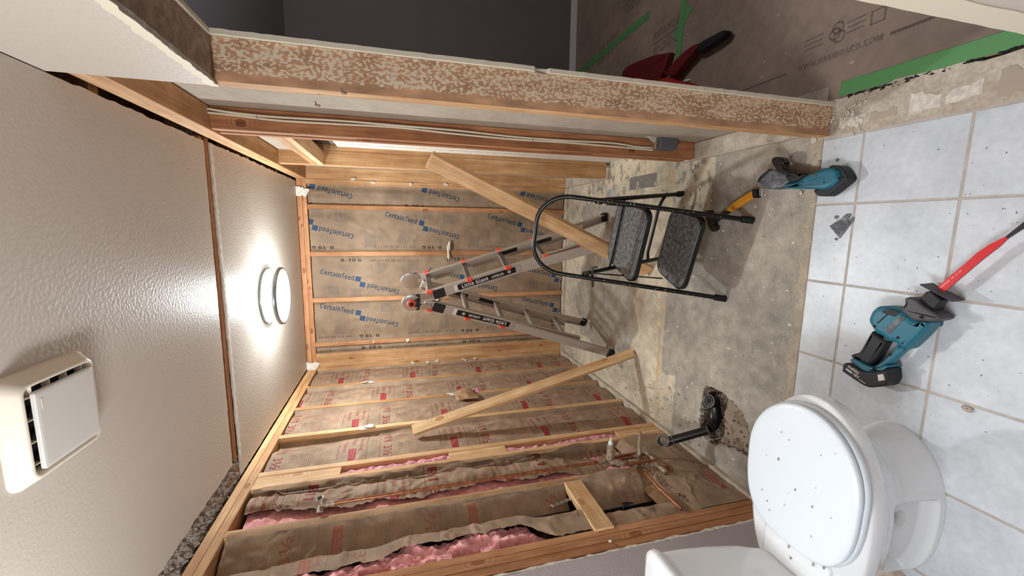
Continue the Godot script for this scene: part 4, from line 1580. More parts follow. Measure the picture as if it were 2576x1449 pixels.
func seat_ring(y: float, inset: float) -> PackedVector3Array:
	var ring := PackedVector3Array()
	var k := 72
	for j in k:
		var a := -TAU * j / k
		var c := cos(a)
		var s := sin(a)
		var x: float
		var z: float
		if c >= 0:
			x = 0.50 + (0.222 - inset) * c
			z = (0.193 - inset) * s
		else:
			x = 0.50 - (0.262 - inset) * pow(absf(c), 0.66)
			z = (0.193 - inset) * signf(s) * pow(absf(s), 0.66)
		ring.append(Vector3(x, y, z))
	return ring
# ------------------------------------------------------------------ ladder
func build_ladder() -> void:
	var t := thing("folding_ladder", "aluminium folding ladder standing open like a tent before the back wall", "ladder")
	var HN := Vector3(-0.50, 1.545, -2.78)
	var HF := Vector3(-0.40, 1.545, -3.05)
	var ax := (HF - HN).normalized()
	var feet := [[Vector3(-1.0, 0, -2.86), Vector3(-0.862, 0, -3.39)], [Vector3(-0.05, 0, -2.53), Vector3(0.088, 0, -3.07)]]
	for s in 2:
		var nf: Vector3 = feet[s][0]
		var ff: Vector3 = feet[s][1]
		var mid := ((nf + ff) - (HN + HF)) * 0.5
		var d := mid.normalized()
		var w := d.cross(ax).normalized()
		if w.y < 0:
			w = -w
		var out := 0.04
		for k in 2:
			var hp := HN if k == 0 else HF
			var fp: Vector3 = nf if k == 0 else ff
			var sg := -1.0 if k == 0 else 1.0
			var a := hp + d * 0.075
			var c := hp + mid * 0.83
			# inner rail: web with two flanges
			var b := MB.new()
			beam(b, a, c, w, 0.072, 0.006, 0.001)
			beam(b, a + w * 0.033 - ax * sg * 0.011, c + w * 0.033 - ax * sg * 0.011, ax, 0.026, 0.006, 0.001)
			beam(b, a - w * 0.033 - ax * sg * 0.011, c - w * 0.033 - ax * sg * 0.011, ax, 0.026, 0.006, 0.001)
			part("inner_rail", b, M.alu_face, t)
			# outer rail flares to the foot
			var o0 := hp + mid * 0.47 + ax * sg * 0.012
			b = MB.new()
			var foot := fp + (o0 - fp).normalized() * 0.035
			beam(b, o0, foot, w, 0.062, 0.006, 0.001)
			beam(b, o0 + w * 0.028 - ax * sg * 0.010, foot + w * 0.028 - ax * sg * 0.010, ax, 0.024, 0.006, 0.001)
			beam(b, o0 - w * 0.028 - ax * sg * 0.010, foot - w * 0.028 - ax * sg * 0.010, ax, 0.024, 0.006, 0.001)
			part("outer_rail", b, M.alu_face, t)
			b = MB.new()
			beam(b, foot - (o0 - fp).normalized() * 0.032, foot + (o0 - fp).normalized() * 0.02, w, 0.07, 0.036, 0.006)
			part("foot", b, M.rubber, t)
			# black guide lock near the top
			b = MB.new()
			beam(b, hp + mid * 0.085 + ax * sg * 0.006, hp + mid * 0.135 + ax * sg * 0.006, w, 0.066, 0.012, 0.004)
			part("lock", b, M.black_soft, t)
			if k == 0:
				# black label with white lettering on the outer face
				var l0 := hp + mid * 0.19 + ax * sg * 0.0045
				var l1 := hp + mid * 0.445 + ax * sg * 0.0045
				b = MB.new()
				beam(b, l0, l1, w, 0.042, 0.002, 0.0004)
				var lab := part("label_plate", b, M.label_black, t, "black label with white lettering")
				var n := -ax
				var rd := d if s == 1 else -d
				var up := n.cross(rd).normalized()
				var base := (l0 if s == 1 else l1) + n * 0.0014 - up * 0.012
				b = MB.new()
				letters(b, "Little Giant", base + rd * 0.03 - up * 0.002, rd, up, 0.030, true, 0.185)
				letters(b, "-LEVELER-", base + rd * 0.235 + up * 0.002, rd, up, 0.019, true, 0.095)
				var ic := base + rd * 0.365 + up * 0.011
				part("lettering", b, M.label_white, lab)
				b = MB.new()
				for q in [[-0.010, -0.010, 0.010, -0.007], [-0.010, 0.007, 0.010, 0.010], [-0.010, -0.010, -0.007, 0.010], [0.007, -0.010, 0.010, 0.010], [-0.004, -0.004, 0.004, 0.004]]:
					b.quad(ic + rd * q[0] + up * q[1], ic + rd * q[2] + up * q[1], ic + rd * q[2] + up * q[3], ic + rd * q[0] + up * q[3])
				part("label_mark", b, M.label_white, lab)
				b = MB.new()
				beam(b, hp + mid * 0.175 + ax * sg * 0.004, hp + mid * 0.198 + ax * sg * 0.004, w, 0.05, 0.002, 0.0004)
				part("label_plate", b, M.label_white, t)
			elif s == 1:
				for q in [[0.42, 0.50], [0.58, 0.67]]:
					b = MB.new()
					beam(b, hp + mid * q[0] - ax * sg * 0.0045, hp + mid * q[1] - ax * sg * 0.0045, w, 0.03, 0.002, 0.0004)
					part("worn_label", b, M.label_black, t)
			else:
				for q in [[0.16, 0.27], [0.33, 0.43]]:
					b = MB.new()
					beam(b, hp + mid * q[0] - ax * sg * 0.0045, hp + mid * q[1] - ax * sg * 0.0045, w, 0.03, 0.002, 0.0004)
					part("worn_label", b, M.label_black, t)
		# rungs with red end clips
		for r: float in [0.075, 0.245, 0.415, 0.585, 0.755]:
			var p := HN + mid * r
			var q := HF + mid * r
			var wide: float = 0.0 if r < 0.5 else 0.012
			var b := MB.new()
			beam(b, p - ax * wide, q + ax * wide, w, 0.030, 0.034, 0.005)
			part("rung", b, M.alu, t)
			b = MB.new()
			beam(b, p.lerp(q, 0.06) + w * 0.0155, p.lerp(q, 0.94) + w * 0.0155, d, 0.022, 0.002, 0.0005)
			part("tread_strip", b, M.alu_dark, t)
			for e in [p - ax * wide, q + ax * wide]:
				b = MB.new()
				var o := w * 0.030
				beam(b, e - ax * 0.016 + o, e + ax * 0.016 + o, d, 0.046, 0.022, 0.006)
				part("end_clip", b, M.red_clip, t)
		# hinge straps
		for k in 2:
			var hp := HN if k == 0 else HF
			var sg := -1.0 if k == 0 else 1.0
			var bend := w * (0.03)
			var b := MB.new()
			beam(b, hp + bend + ax * sg * 0.008, hp + d * 0.13 + bend * 0.2 + ax * sg * 0.008, w, 0.046, 0.008, 0.003)
			part("hinge_strap", b, M.steel, t)
			b = MB.new()
			beam(b, hp + d * 0.028 + bend * 0.9 + ax * sg * 0.014, hp + d * 0.052 + bend * 0.7 + ax * sg * 0.014, w, 0.05, 0.005, 0.001)
			part("hinge_band", b, M.black_soft, t)
			for q: float in [0.075, 0.10]:
				b = MB.new()
				var c := hp + d * q + bend * 0.4 + ax * sg * 0.012
				b.lathe([[0.006, 0.0], [0.006, 0.003], [0.003, 0.005]], Transform3D(Basis(Quaternion(Vector3.UP, ax * sg)), c), 10)
				part("rivet", b, M.steel, t)
	for k in 2:
		var hp := (HN if k == 0 else HF) + Vector3(0, 0.012, 0)
		var sg := -1.0 if k == 0 else 1.0
		var turn := Transform3D(Basis(Quaternion(Vector3.UP, ax * sg)), hp)
		var b := MB.new()
		b.lathe([[0.02, 0.0], [0.058, 0.0], [0.062, 0.006], [0.062, 0.016], [0.056, 0.022], [0.03, 0.023]], turn, 32)
		var disc := part("hinge_disc", b, M.steel, t)
		for q in [-1.0, 1.0]:
			b = MB.new()
			var dd := Vector3(q * 0.35, -0.8, 0).normalized()
			dd = (dd - ax * dd.dot(ax)).normalized()
			var sd := ax.cross(dd)
			beam(b, hp + dd * 0.030 + ax * sg * 0.0235, hp + dd * 0.062 + ax * sg * 0.0235, sd, 0.034, 0.003, 0.0008)
			part("hinge_band", b, M.black_soft, disc)
		b = MB.new()
		b.lathe([[0.028, 0.022], [0.028, 0.032], [0.024, 0.036], [0.012, 0.037]], turn, 20)
		part("hinge_button", b, M.red_clip if k == 0 else M.alu_dark, t)
		b = MB.new()
		b.lathe([[0.016, 0.036], [0.016, 0.040], [0.010, 0.042]], turn, 16)
		part("button_cap", b, M.black_soft, t)

# ------------------------------------------------------------------ step stool
func build_stool() -> void:
	var t := thing("step_stool", "black two-step folding stool with a hoop handle, flecked with plaster", "step stool")
	var O := Vector3(0.041, 0, -1.624)
	var E := Vector3(-0.952424, 0, -0.304776)
	var N := Vector3(0.304776, 0, -0.952424)
	var P := func(e: float, h: float, n: float) -> Vector3:
		return O + E * e + Vector3.UP * h + N * n
	var rad := 0.0115
	var slope := 0.45
	var pts := []
	pts.append(P.call(0.0, 0.02, 0.008))
	for h in [0.2, 0.4, 0.6, 0.74]:
		pts.append(P.call(0.0, h, h * slope))
	for k in 9:
		var a := PI * 0.5 * k / 8.0
		var h := 0.785 + 0.15 * sin(a)
		pts.append(P.call(0.15 * (1.0 - cos(a)), h, h * slope))
	for k in 9:
		var a := PI * 0.5 * (1.0 - k / 8.0)
		var h := 0.785 + 0.15 * sin(a)
		pts.append(P.call(0.42 - 0.15 * (1.0 - cos(a)), h, h * slope))
	for h in [0.74, 0.6, 0.4, 0.2]:
		pts.append(P.call(0.42, h, h * slope))
	pts.append(P.call(0.42, 0.02, 0.008))
	var b := MB.new()
	b.tube(pts, rad, 16)
	part("hoop_frame", b, M.black, t)
	for e in [0.008, 0.412]:
		b = MB.new()
		b.tube([P.call(e, 0.66, 0.330), P.call(e, 0.35, 0.435), P.call(e, 0.02, 0.548)], rad, 14)
		part("rear_leg", b, M.black, t)
		b = MB.new()
		b.tube([P.call(e, 0.0, 0.556), P.call(e, 0.045, 0.540)], 0.0165, 14)
		part("foot", b, M.rubber, t)
		b = MB.new()
		beam(b, P.call(e + (0.013 if e < 0.2 else -0.013), 0.62, 0.305), P.call(e + (0.013 if e < 0.2 else -0.013), 0.24, 0.22), N, 0.014, 0.003, 0.0008)
		part("link_bar", b, M.black, t)
		b = MB.new()
		b.tube([P.call(e - 0.012, 0.655, 0.318), P.call(e + 0.012, 0.655, 0.318)], 0.02, 14)
		part("pivot", b, M.black, t)
	for e in [0.0, 0.42]:
		b = MB.new()
		b.tube([P.call(e, 0.0, 0.0), P.call(e, 0.05, 0.0225)], 0.0165, 14)
		part("foot", b, M.rubber, t)
	# cross tube of the rear legs
	b = MB.new()
	b.tube([P.call(0.0, 0.14, 0.505), P.call(0.03, 0.17, 0.49), P.call(0.07, 0.185, 0.485), P.call(0.35, 0.185, 0.485), P.call(0.39, 0.17, 0.49), P.call(0.42, 0.14, 0.505)], 0.009, 12)
	part("cross_tube", b, M.black, t)
	b = MB.new()
	b.tube([P.call(-0.0, 0.47, 0.40), P.call(0.42, 0.47, 0.40)], 0.008, 12)
	part("cross_tube", b, M.black, t)
	# treads: steel pan with a speckled pad
	for q in [[0.455, 0.325, 0.155, 0.0], [0.230, 0.188, 0.128, 0.0]]:
		var c: Vector3 = P.call(0.21, q[0], q[1])
		var bs := Basis(E, Vector3.UP, -N)
		if bs.determinant() < 0:
			bs = Basis(-E, Vector3.UP, -N)
		var xf := Transform3D(bs, c)
		var rr := func(inset: float, y: float, b2: MB) -> PackedVector3Array:
			var ring := rounded(0, 0, 0.196 - inset, q[2] - inset, 0.05 - minf(inset, 0.01), y, 8)
			for i in ring.size():
				var p := ring[i]
				p.x *= 1.0 - 0.12 * smoothstep(0.0, -q[2], p.z)
				ring[i] = xf * p
			return ring
		b = MB.new()
		b.loft([rr.call(0.004, -0.030, b), rr.call(0.0, -0.026, b), rr.call(0.0, -0.004, b), rr.call(0.003, 0.0, b), rr.call(0.006, 0.0005, b)])
		var tr := part("step_pan", b, M.black, t)
		b = MB.new()
		b.loft([rr.call(0.010, 0.0, b), rr.call(0.011, 0.002, b), rr.call(0.013, 0.0028, b)])
		part("tread_pad", b, M.tread, tr, "dusty ribbed black tread pad")
	# latch bar at the left pivot
	b = MB.new()
	b.tube([P.call(0.36, 0.60, 0.30), P.call(0.37, 0.625, 0.31), P.call(0.42, 0.62, 0.30), P.call(0.475, 0.61, 0.295)], 0.006, 10)
	part("latch_bar", b, M.black, t)
	# plaster flecks stuck to the paint and the pads
	b = MB.new()
	var r := RandomNumberGenerator.new()
	r.seed = 19
	for k in 150:
		var top := k % 2 == 0
		var h := 0.4585 if top else 0.2335
		var n := r.randf_range(0.20, 0.44) if top else r.randf_range(0.08, 0.30)
		var s := r.randf_range(0.001, 0.0038)
		b.lump(P.call(r.randf_range(0.05, 0.37), h, n), Vector3(s * 1.6, 0.0012, s), 700 + k, 4, 0.4)
	for k in 60:
		var h := r.randf_range(0.1, 0.8)
		var e: float = [0.0, 0.42][k % 2]
		var s := r.randf_range(0.002, 0.006)
		b.lump(P.call(e + r.randf_range(-0.006, 0.006), h, h * slope) - N * 0.0112, Vector3(s, s * 1.5, 0.002), 1200 + k, 4, 0.4)
	var fl := part("plaster_flecks", b, M.debris, t, "white plaster flecks stuck to the stool")
	fl.set_meta("kind", "stuff")

# ------------------------------------------------------------------ loose boards
func build_boards() -> void:
	var b := MB.new()
	var a := Vector3(-0.287, 0.016, -2.435)
	var c := Vector3(0.335, 1.465, -2.23)
	var x := (c - a).normalized()
	var nf := Vector3(-0.62, 0.25, 0.74)
	beam(b, a, c, x.cross(nf), 0.089, 0.038, 0.003)
	solo("loose_board", b, M.wood_pale, "pale knotty timber leaning against the right studs behind the step stool", "timber")
	b = MB.new()
	a = Vector3(-0.895, 0.02, -2.555)
	c = Vector3(-1.245, 1.575, -2.455)
	x = (c - a).normalized()
	nf = Vector3(0.72, 0.16, 0.68)
	beam(b, a, c, x.cross(nf), 0.060, 0.040, 0.003)
	solo("loose_board", b, M.wood_pale, "straight pale timber leaning against the left studs from the cream floor", "timber")

# ------------------------------------------------------------------ power tools on the floor
func flat_part(called: String, pts: Array, ox: float, oy: float, sc: float, ymap: float, y0: float, y1: float, bev: float, m: Material, parent: Node3D, label := "") -> MeshInstance3D:
	var b := MB.new()
	b.slab(softened(outline(pts, ox, oy, sc, ymap), 2 if bev >= 0.005 else 0), y0, y1, bev)
	return part(called, b, m, parent, label)

func build_saw() -> void:
	var t := thing("reciprocating_saw", "teal and black cordless reciprocating saw with a long red blade lying on the tiles", "power saw")
	var ox := 2090.0
	var oy := 560.0
	var sc := 3.3704
	var fp := func(called: String, pts: Array, ym: float, y0: float, y1: float, bev: float, m: Material, parent: Node3D, label := "") -> MeshInstance3D:
		return flat_part(called, pts, ox, oy, sc, ym, y0, y1, bev, m, parent, label)
	fp.call("housing", [320, 820, 345, 755, 395, 710, 470, 705, 600, 735, 650, 775, 720, 830, 800, 838, 850, 845, 790, 930, 700, 1020, 640, 1075, 590, 1070, 568, 1040, 552, 1018, 490, 1008, 440, 965, 375, 935, 350, 890, 325, 850], 0.07, 0.004, 0.078, 0.018, M.teal, t, "teal plastic housing")
	fp.call("guard_bar", [560, 1035, 590, 1055, 650, 1060, 600, 1105, 490, 1208, 440, 1243, 350, 1252, 345, 1232, 430, 1180, 515, 1105], 0.06, 0.030, 0.062, 0.008, M.teal, t)
	fp.call("grip", [345, 915, 375, 940, 430, 980, 478, 1012, 435, 1080, 392, 1160, 330, 1222, 165, 1140, 170, 1120, 245, 1100], 0.062, 0.024, 0.066, 0.012, M.tool_black, t, "black rubber grip")
	fp.call("grip_collar", [160, 1165, 195, 1146, 335, 1222, 440, 1240, 490, 1205, 495, 1225, 310, 1278], 0.07, 0.008, 0.076, 0.006, M.teal, t)
	var bt = fp.call("battery", [100, 1250, 105, 1205, 130, 1185, 310, 1275, 490, 1222, 502, 1330, 465, 1388, 310, 1402, 100, 1262], 0.062, 0.0, 0.066, 0.006, M.tool_black, t, "black battery pack")
	fp.call("release_button", [395, 1290, 445, 1282, 460, 1335, 405, 1345], 0.066, 0.055, 0.0675, 0.001, M.label_white, bt)
	fp.call("boot", [600, 740, 650, 692, 645, 640, 690, 628, 750, 650, 800, 700, 870, 745, 930, 778, 962, 815, 920, 832, 850, 842, 800, 838, 720, 832], 0.06, 0.006, 0.074, 0.008, M.tool_grey, t, "worn grey nose boot")
	fp.call("shoe_post", [735, 690, 810, 590, 860, 575, 955, 660, 890, 740, 800, 715], 0.05, 0.02, 0.058, 0.004, M.tool_black, t)
	fp.call("trigger", [440, 965, 480, 960, 510, 1000, 490, 1012, 455, 1005], 0.06, 0.025, 0.064, 0.003, M.tool_black, t)
	fp.call("name_plate", [455, 905, 590, 790, 640, 800, 500, 945], 0.078, 0.0775, 0.0795, 0.0006, M.cast, t, "scuffed silver name plate")
	fp.call("side_cover", [435, 750, 500, 735, 590, 760, 545, 798, 440, 765], 0.078, 0.077, 0.0798, 0.001, M.tool_black, t)
	for k in 7:
		fp.call("vent_slot", [395 + k * 12.5, 856 - k * 11.0, 411 + k * 12.5, 850 - k * 11.0, 407 + k * 12.5, 841 - k * 11.0, 391 + k * 12.5, 847 - k * 11.0], 0.078, 0.0775, 0.0786, 0.0002, M.void_dark, t)
	for q in [[570, 975], [372, 878], [500, 1120], [365, 1240], [765, 802]]:
		var b := MB.new()
		var c := on_y(ox + q[0] / sc, oy + q[1] / sc, 0.078)
		b.lathe([[0.0045, -0.002], [0.0045, 0.0008], [0.002, 0.001]], Transform3D(Basis.IDENTITY, c), 12)
		part("screw_hole", b, M.void_dark, t)
	# shoe: a steel plate across the blade
	var s0 := on_y(ox + 795 / sc, oy + 518 / sc, 0.045)
	var s1 := on_y(ox + 1095 / sc, oy + 665 / sc, 0.03)
	s0.y = 0.040
	s1.y = 0.034
	var b := MB.new()
	beam(b, s0, s1, Vector3.UP, 0.062, 0.005, 0.002)
	part("shoe", b, M.tool_grey, t, "steel shoe plate")
	var bl = fp.call("blade", [905, 545, 1000, 460, 1130, 355, 1240, 255, 1345, 185, 1480, 118, 1500, 135, 1440, 195, 1290, 310, 1160, 420, 1050, 515, 960, 590], 0.046, 0.0445, 0.0465, 0.0003, M.blade_red, t, "long red saw blade")
	fp.call("blade_tip", [1480, 118, 1640, -10, 1720, -75, 1755, -90, 1700, -10, 1640, 45, 1500, 135], 0.046, 0.0445, 0.0465, 0.0003, M.blade_grey, bl, "worn grey blade end")
	# toothed edge
	b = MB.new()
	var edge := outline([960, 590, 1050, 515, 1160, 420, 1290, 310, 1440, 195, 1500, 135, 1640, 45], ox, oy, sc, 0.046)
	for i in edge.size() - 1:
		for k in 9:
			var p := edge[i].lerp(edge[i + 1], k / 9.0)
			var q := edge[i].lerp(edge[i + 1], (k + 1) / 9.0)
			var o := (q - p).orthogonal().normalized() * 0.0028
			if o.y < 0:
				o = -o
			b.tri(Vector3(p.x, 0.0455, p.y), Vector3(p.x + o.x, 0.0455, p.y + o.y), Vector3(q.x, 0.0455, q.y))
	part("teeth", b, M.blade_grey, bl)
	# lettering on the battery's end face and on the blade
	b = MB.new()
	var e0 := on_y(ox + 112 / sc, oy + 1255 / sc, 0.066)
	var e1 := on_y(ox + 310 / sc, oy + 1398 / sc, 0.066)
	e0.y = 0.0665
	e1.y = 0.0665
	var rd := (e1 - e0).normalized()
	var up := Vector3.UP.cross(rd).normalized()
	letters(b, "makita", e0 + rd * 0.004 + up * 0.020, rd, up, 0.011, true, 0.040)
	letters(b, "18V", e0 + rd * 0.030 + up * 0.007, rd, up, 0.009, true, 0.022)
	part("lettering", b, M.label_white, bt)
	b = MB.new()
	b.quad(e0 + rd * 0.002 + up * 0.008, e0 + rd * 0.026 + up * 0.008, e0 + rd * 0.026 + up * 0.014, e0 + rd * 0.002 + up * 0.014)
	b.quad(e0 + rd * 0.055 + up * 0.006, e0 + rd * 0.078 + up * 0.006, e0 + rd * 0.078 + up * 0.008, e0 + rd * 0.055 + up * 0.008)
	part("label_bars", b, M.label_white, bt)
	b = MB.new()
	var g0 := outline([930, 560, 1015, 492, 1000, 480, 922, 548, 1025, 482, 1050, 462, 1040, 450, 1014, 470, 1060, 452, 1080, 438, 1070, 425, 1050, 440, 1088, 430, 1112, 412, 1104, 398, 1080, 418], ox, oy, sc, 0.0465)
	for i in range(0, g0.size(), 4):
		b.quad(Vector3(g0[i].x, 0.0467, g0[i].y), Vector3(g0[i + 1].x, 0.0467, g0[i + 1].y), Vector3(g0[i + 2].x, 0.0467, g0[i + 2].y), Vector3(g0[i + 3].x, 0.0467, g0[i + 3].y))
	part("blade_print", b, plain(Color(0.90, 0.45, 0.45), 0.5), bl)

func build_multitool() -> void:
	var t := thing("oscillating_tool", "teal and black cordless oscillating tool lying across the edge of the tiles", "power tool")
	var fp := func(called: String, pts: Array, ym: float, y0: float, y1: float, bev: float, m: Material, label := "") -> MeshInstance3D:
		return flat_part(called, pts, 1760.0, 380.0, 6.283, ym, y0, y1, bev, m, t, label)
	fp.call("battery", [2085, 255, 2150, 222, 2260, 232, 2330, 285, 2385, 370, 2410, 455, 2080, 715, 1930, 717, 1880, 680, 1855, 625, 1900, 600, 2100, 540, 2200, 420], 0.03, 0.0, 0.050, 0.006, M.tool_black, "black battery pack")
	fp.call("housing", [1340, 592, 1420, 505, 1600, 470, 1700, 380, 1850, 328, 2000, 265, 2130, 258, 2220, 310, 2240, 400, 2215, 470, 2130, 560, 2000, 615, 1880, 608, 1700, 600], 0.05, 0.008, 0.066, 0.016, M.teal, "teal plastic body")
	fp.call("collar", [1440, 330, 1600, 345, 1720, 365, 1620, 470, 1500, 508, 1430, 490, 1380, 400], 0.055, 0.015, 0.070, 0.012, M.black_soft)
	fp.call("gear_head", [965, 500, 1010, 405, 1140, 295, 1230, 280, 1330, 330, 1430, 352, 1480, 430, 1440, 505, 1350, 592, 1190, 606, 1080, 598, 995, 555], 0.045, 0.006, 0.062, 0.012, M.cast, "scuffed cast metal head")
	fp.call("head_cap", [952, 490, 1000, 400, 1150, 290, 1190, 285, 1060, 395, 990, 500], 0.045, 0.010, 0.066, 0.006, M.tool_black)
	fp.call("clamp_lever", [1160, 150, 1175, 115, 1210, 95, 1300, 95, 1345, 120, 1370, 185, 1350, 205, 1355, 280, 1420, 295, 1445, 330, 1540, 330, 1600, 372, 1580, 420, 1500, 402, 1400, 372, 1300, 332, 1220, 270, 1175, 200], 0.06, 0.035, 0.072, 0.006, M.black, "black clamp lever sticking up at the side")
	for q in [[1640, 488], [1980, 492], [2195, 430]]:
		var b := MB.new()
		var c := on_y(1760.0 + q[0] / 6.283, 380.0 + q[1] / 6.283, 0.062)
		b.lathe([[0.003, -0.004], [0.003, 0.0012], [0.001, 0.0015]], Transform3D(Basis.IDENTITY, Vector3(c.x, 0.0655 if q[0] < 2100 else 0.062, c.z)), 10)
		part("screw_hole", b, M.void_dark, t)
	var b := MB.new()
	var ring := []
	var c := on_y(1760.0 + 945 / 6.283, 380.0 + 552 / 6.283, 0.03)
	for k in 17:
		var a := TAU * k / 16.0
		ring.append(c + Vector3(cos(a) * 0.0048, sin(a) * 0.003 + 0.004, sin(a) * 0.0048))
	b.tube(ring, 0.0016, 6)
	part("blade_holder", b, M.steel, t)
	for k in 3:
		b = MB.new()
		var p := on_y(1760.0 + (950 + k * 20) / 6.283, 380.0 + 600 / 6.283, 0.02)
		var q := on_y(1760.0 + (955 + k * 20) / 6.283, 380.0 + 712 / 6.283, 0.012)
		b.tube([p, q], 0.0013, 6)
		part("holder_pin", b, M.steel, t)
	# label on the body
	flat_part("label_plate", [1740, 375, 1860, 378, 1855, 400, 1745, 398], 1760.0, 380.0, 6.283, 0.066, 0.0655, 0.0668, 0.0003, M.cast, t)
	# loose plunge blade
	var s := MB.new()
	s.slab(outline([2055, 1185, 2250, 1060, 2285, 1015, 2330, 992, 2390, 990, 2395, 1008, 2352, 1075, 2368, 1110, 2392, 1050, 2450, 1050, 2440, 1090, 2390, 1150, 2215, 1380], 1760.0, 380.0, 6.283, 0.002), 0.0005, 0.0035, 0.0005)
	var bl := solo("plunge_blade", s, M.cast, "small black plunge saw blade lying alone on a white tile", "blade")
	for q in [[2305, 1040], [2335, 1010], [2325, 1100], [2370, 1125], [2410, 1080]]:
		var h := MB.new()
		var o := on_y(1760.0 + q[0] / 6.283, 380.0 + q[1] / 6.283, 0.003)
		h.lathe([[0.0018, 0.0], [0.0018, 0.0012]], Transform3D(Basis.IDENTITY, Vector3(o.x, 0.003, o.z)), 8)
		part("pin_hole", h, M.void_dark, bl)
	flat_part("worn_patch", [2195, 1120, 2240, 1085, 2330, 1160, 2290, 1270, 2180, 1250, 2230, 1200], 1760.0, 380.0, 6.283, 0.0035, 0.0033, 0.0038, 0.0001, M.tool_grey, bl)

func build_hammer() -> void:
	var t := thing("hammer", "hammer with a yellow grip lying under the step stool foot", "hammer")
	var fp := func(called: String, pts: Array, ym: float, y0: float, y1: float, bev: float, m: Material) -> MeshInstance3D:
		return flat_part(called, pts, 1760.0, 380.0, 6.283, ym, y0, y1, bev, m, t)
	fp.call("grip", [415, 938, 500, 848, 640, 750, 840, 618, 858, 680, 862, 745, 800, 772, 640, 880, 510, 962], 0.02, 0.004, 0.030, 0.009, M.yellow)
	fp.call("grip_end", [845, 600, 920, 598, 932, 740, 862, 746], 0.02, 0.002, 0.032, 0.006, M.black_soft)
	fp.call("neck", [230, 1095, 320, 1000, 412, 932, 475, 968, 372, 1042, 250, 1130], 0.02, 0.006, 0.028, 0.006, M.black_soft)
	fp.call("head", [92, 945, 178, 935, 195, 1000, 255, 1062, 250, 1130, 240, 1160, 285, 1190, 272, 1240, 215, 1278, 178, 1240, 150, 1170, 118, 1080, 118, 1000], 0.02, 0.0, 0.032, 0.007, M.hammer)
# ------------------------------------------------------------------ plumbing
func ring_loop(c: Vector3, n: Vector3, r: float, k := 20) -> Array:
	var a := n.cross(Vector3.UP if absf(n.y) < 0.9 else Vector3.RIGHT).normalized()
	var b := n.cross(a).normalized()
	var out := []
	for i in k + 1:
		var q := TAU * i / k
		out.append(c + a * cos(q) * r + b * sin(q) * r)
	return out

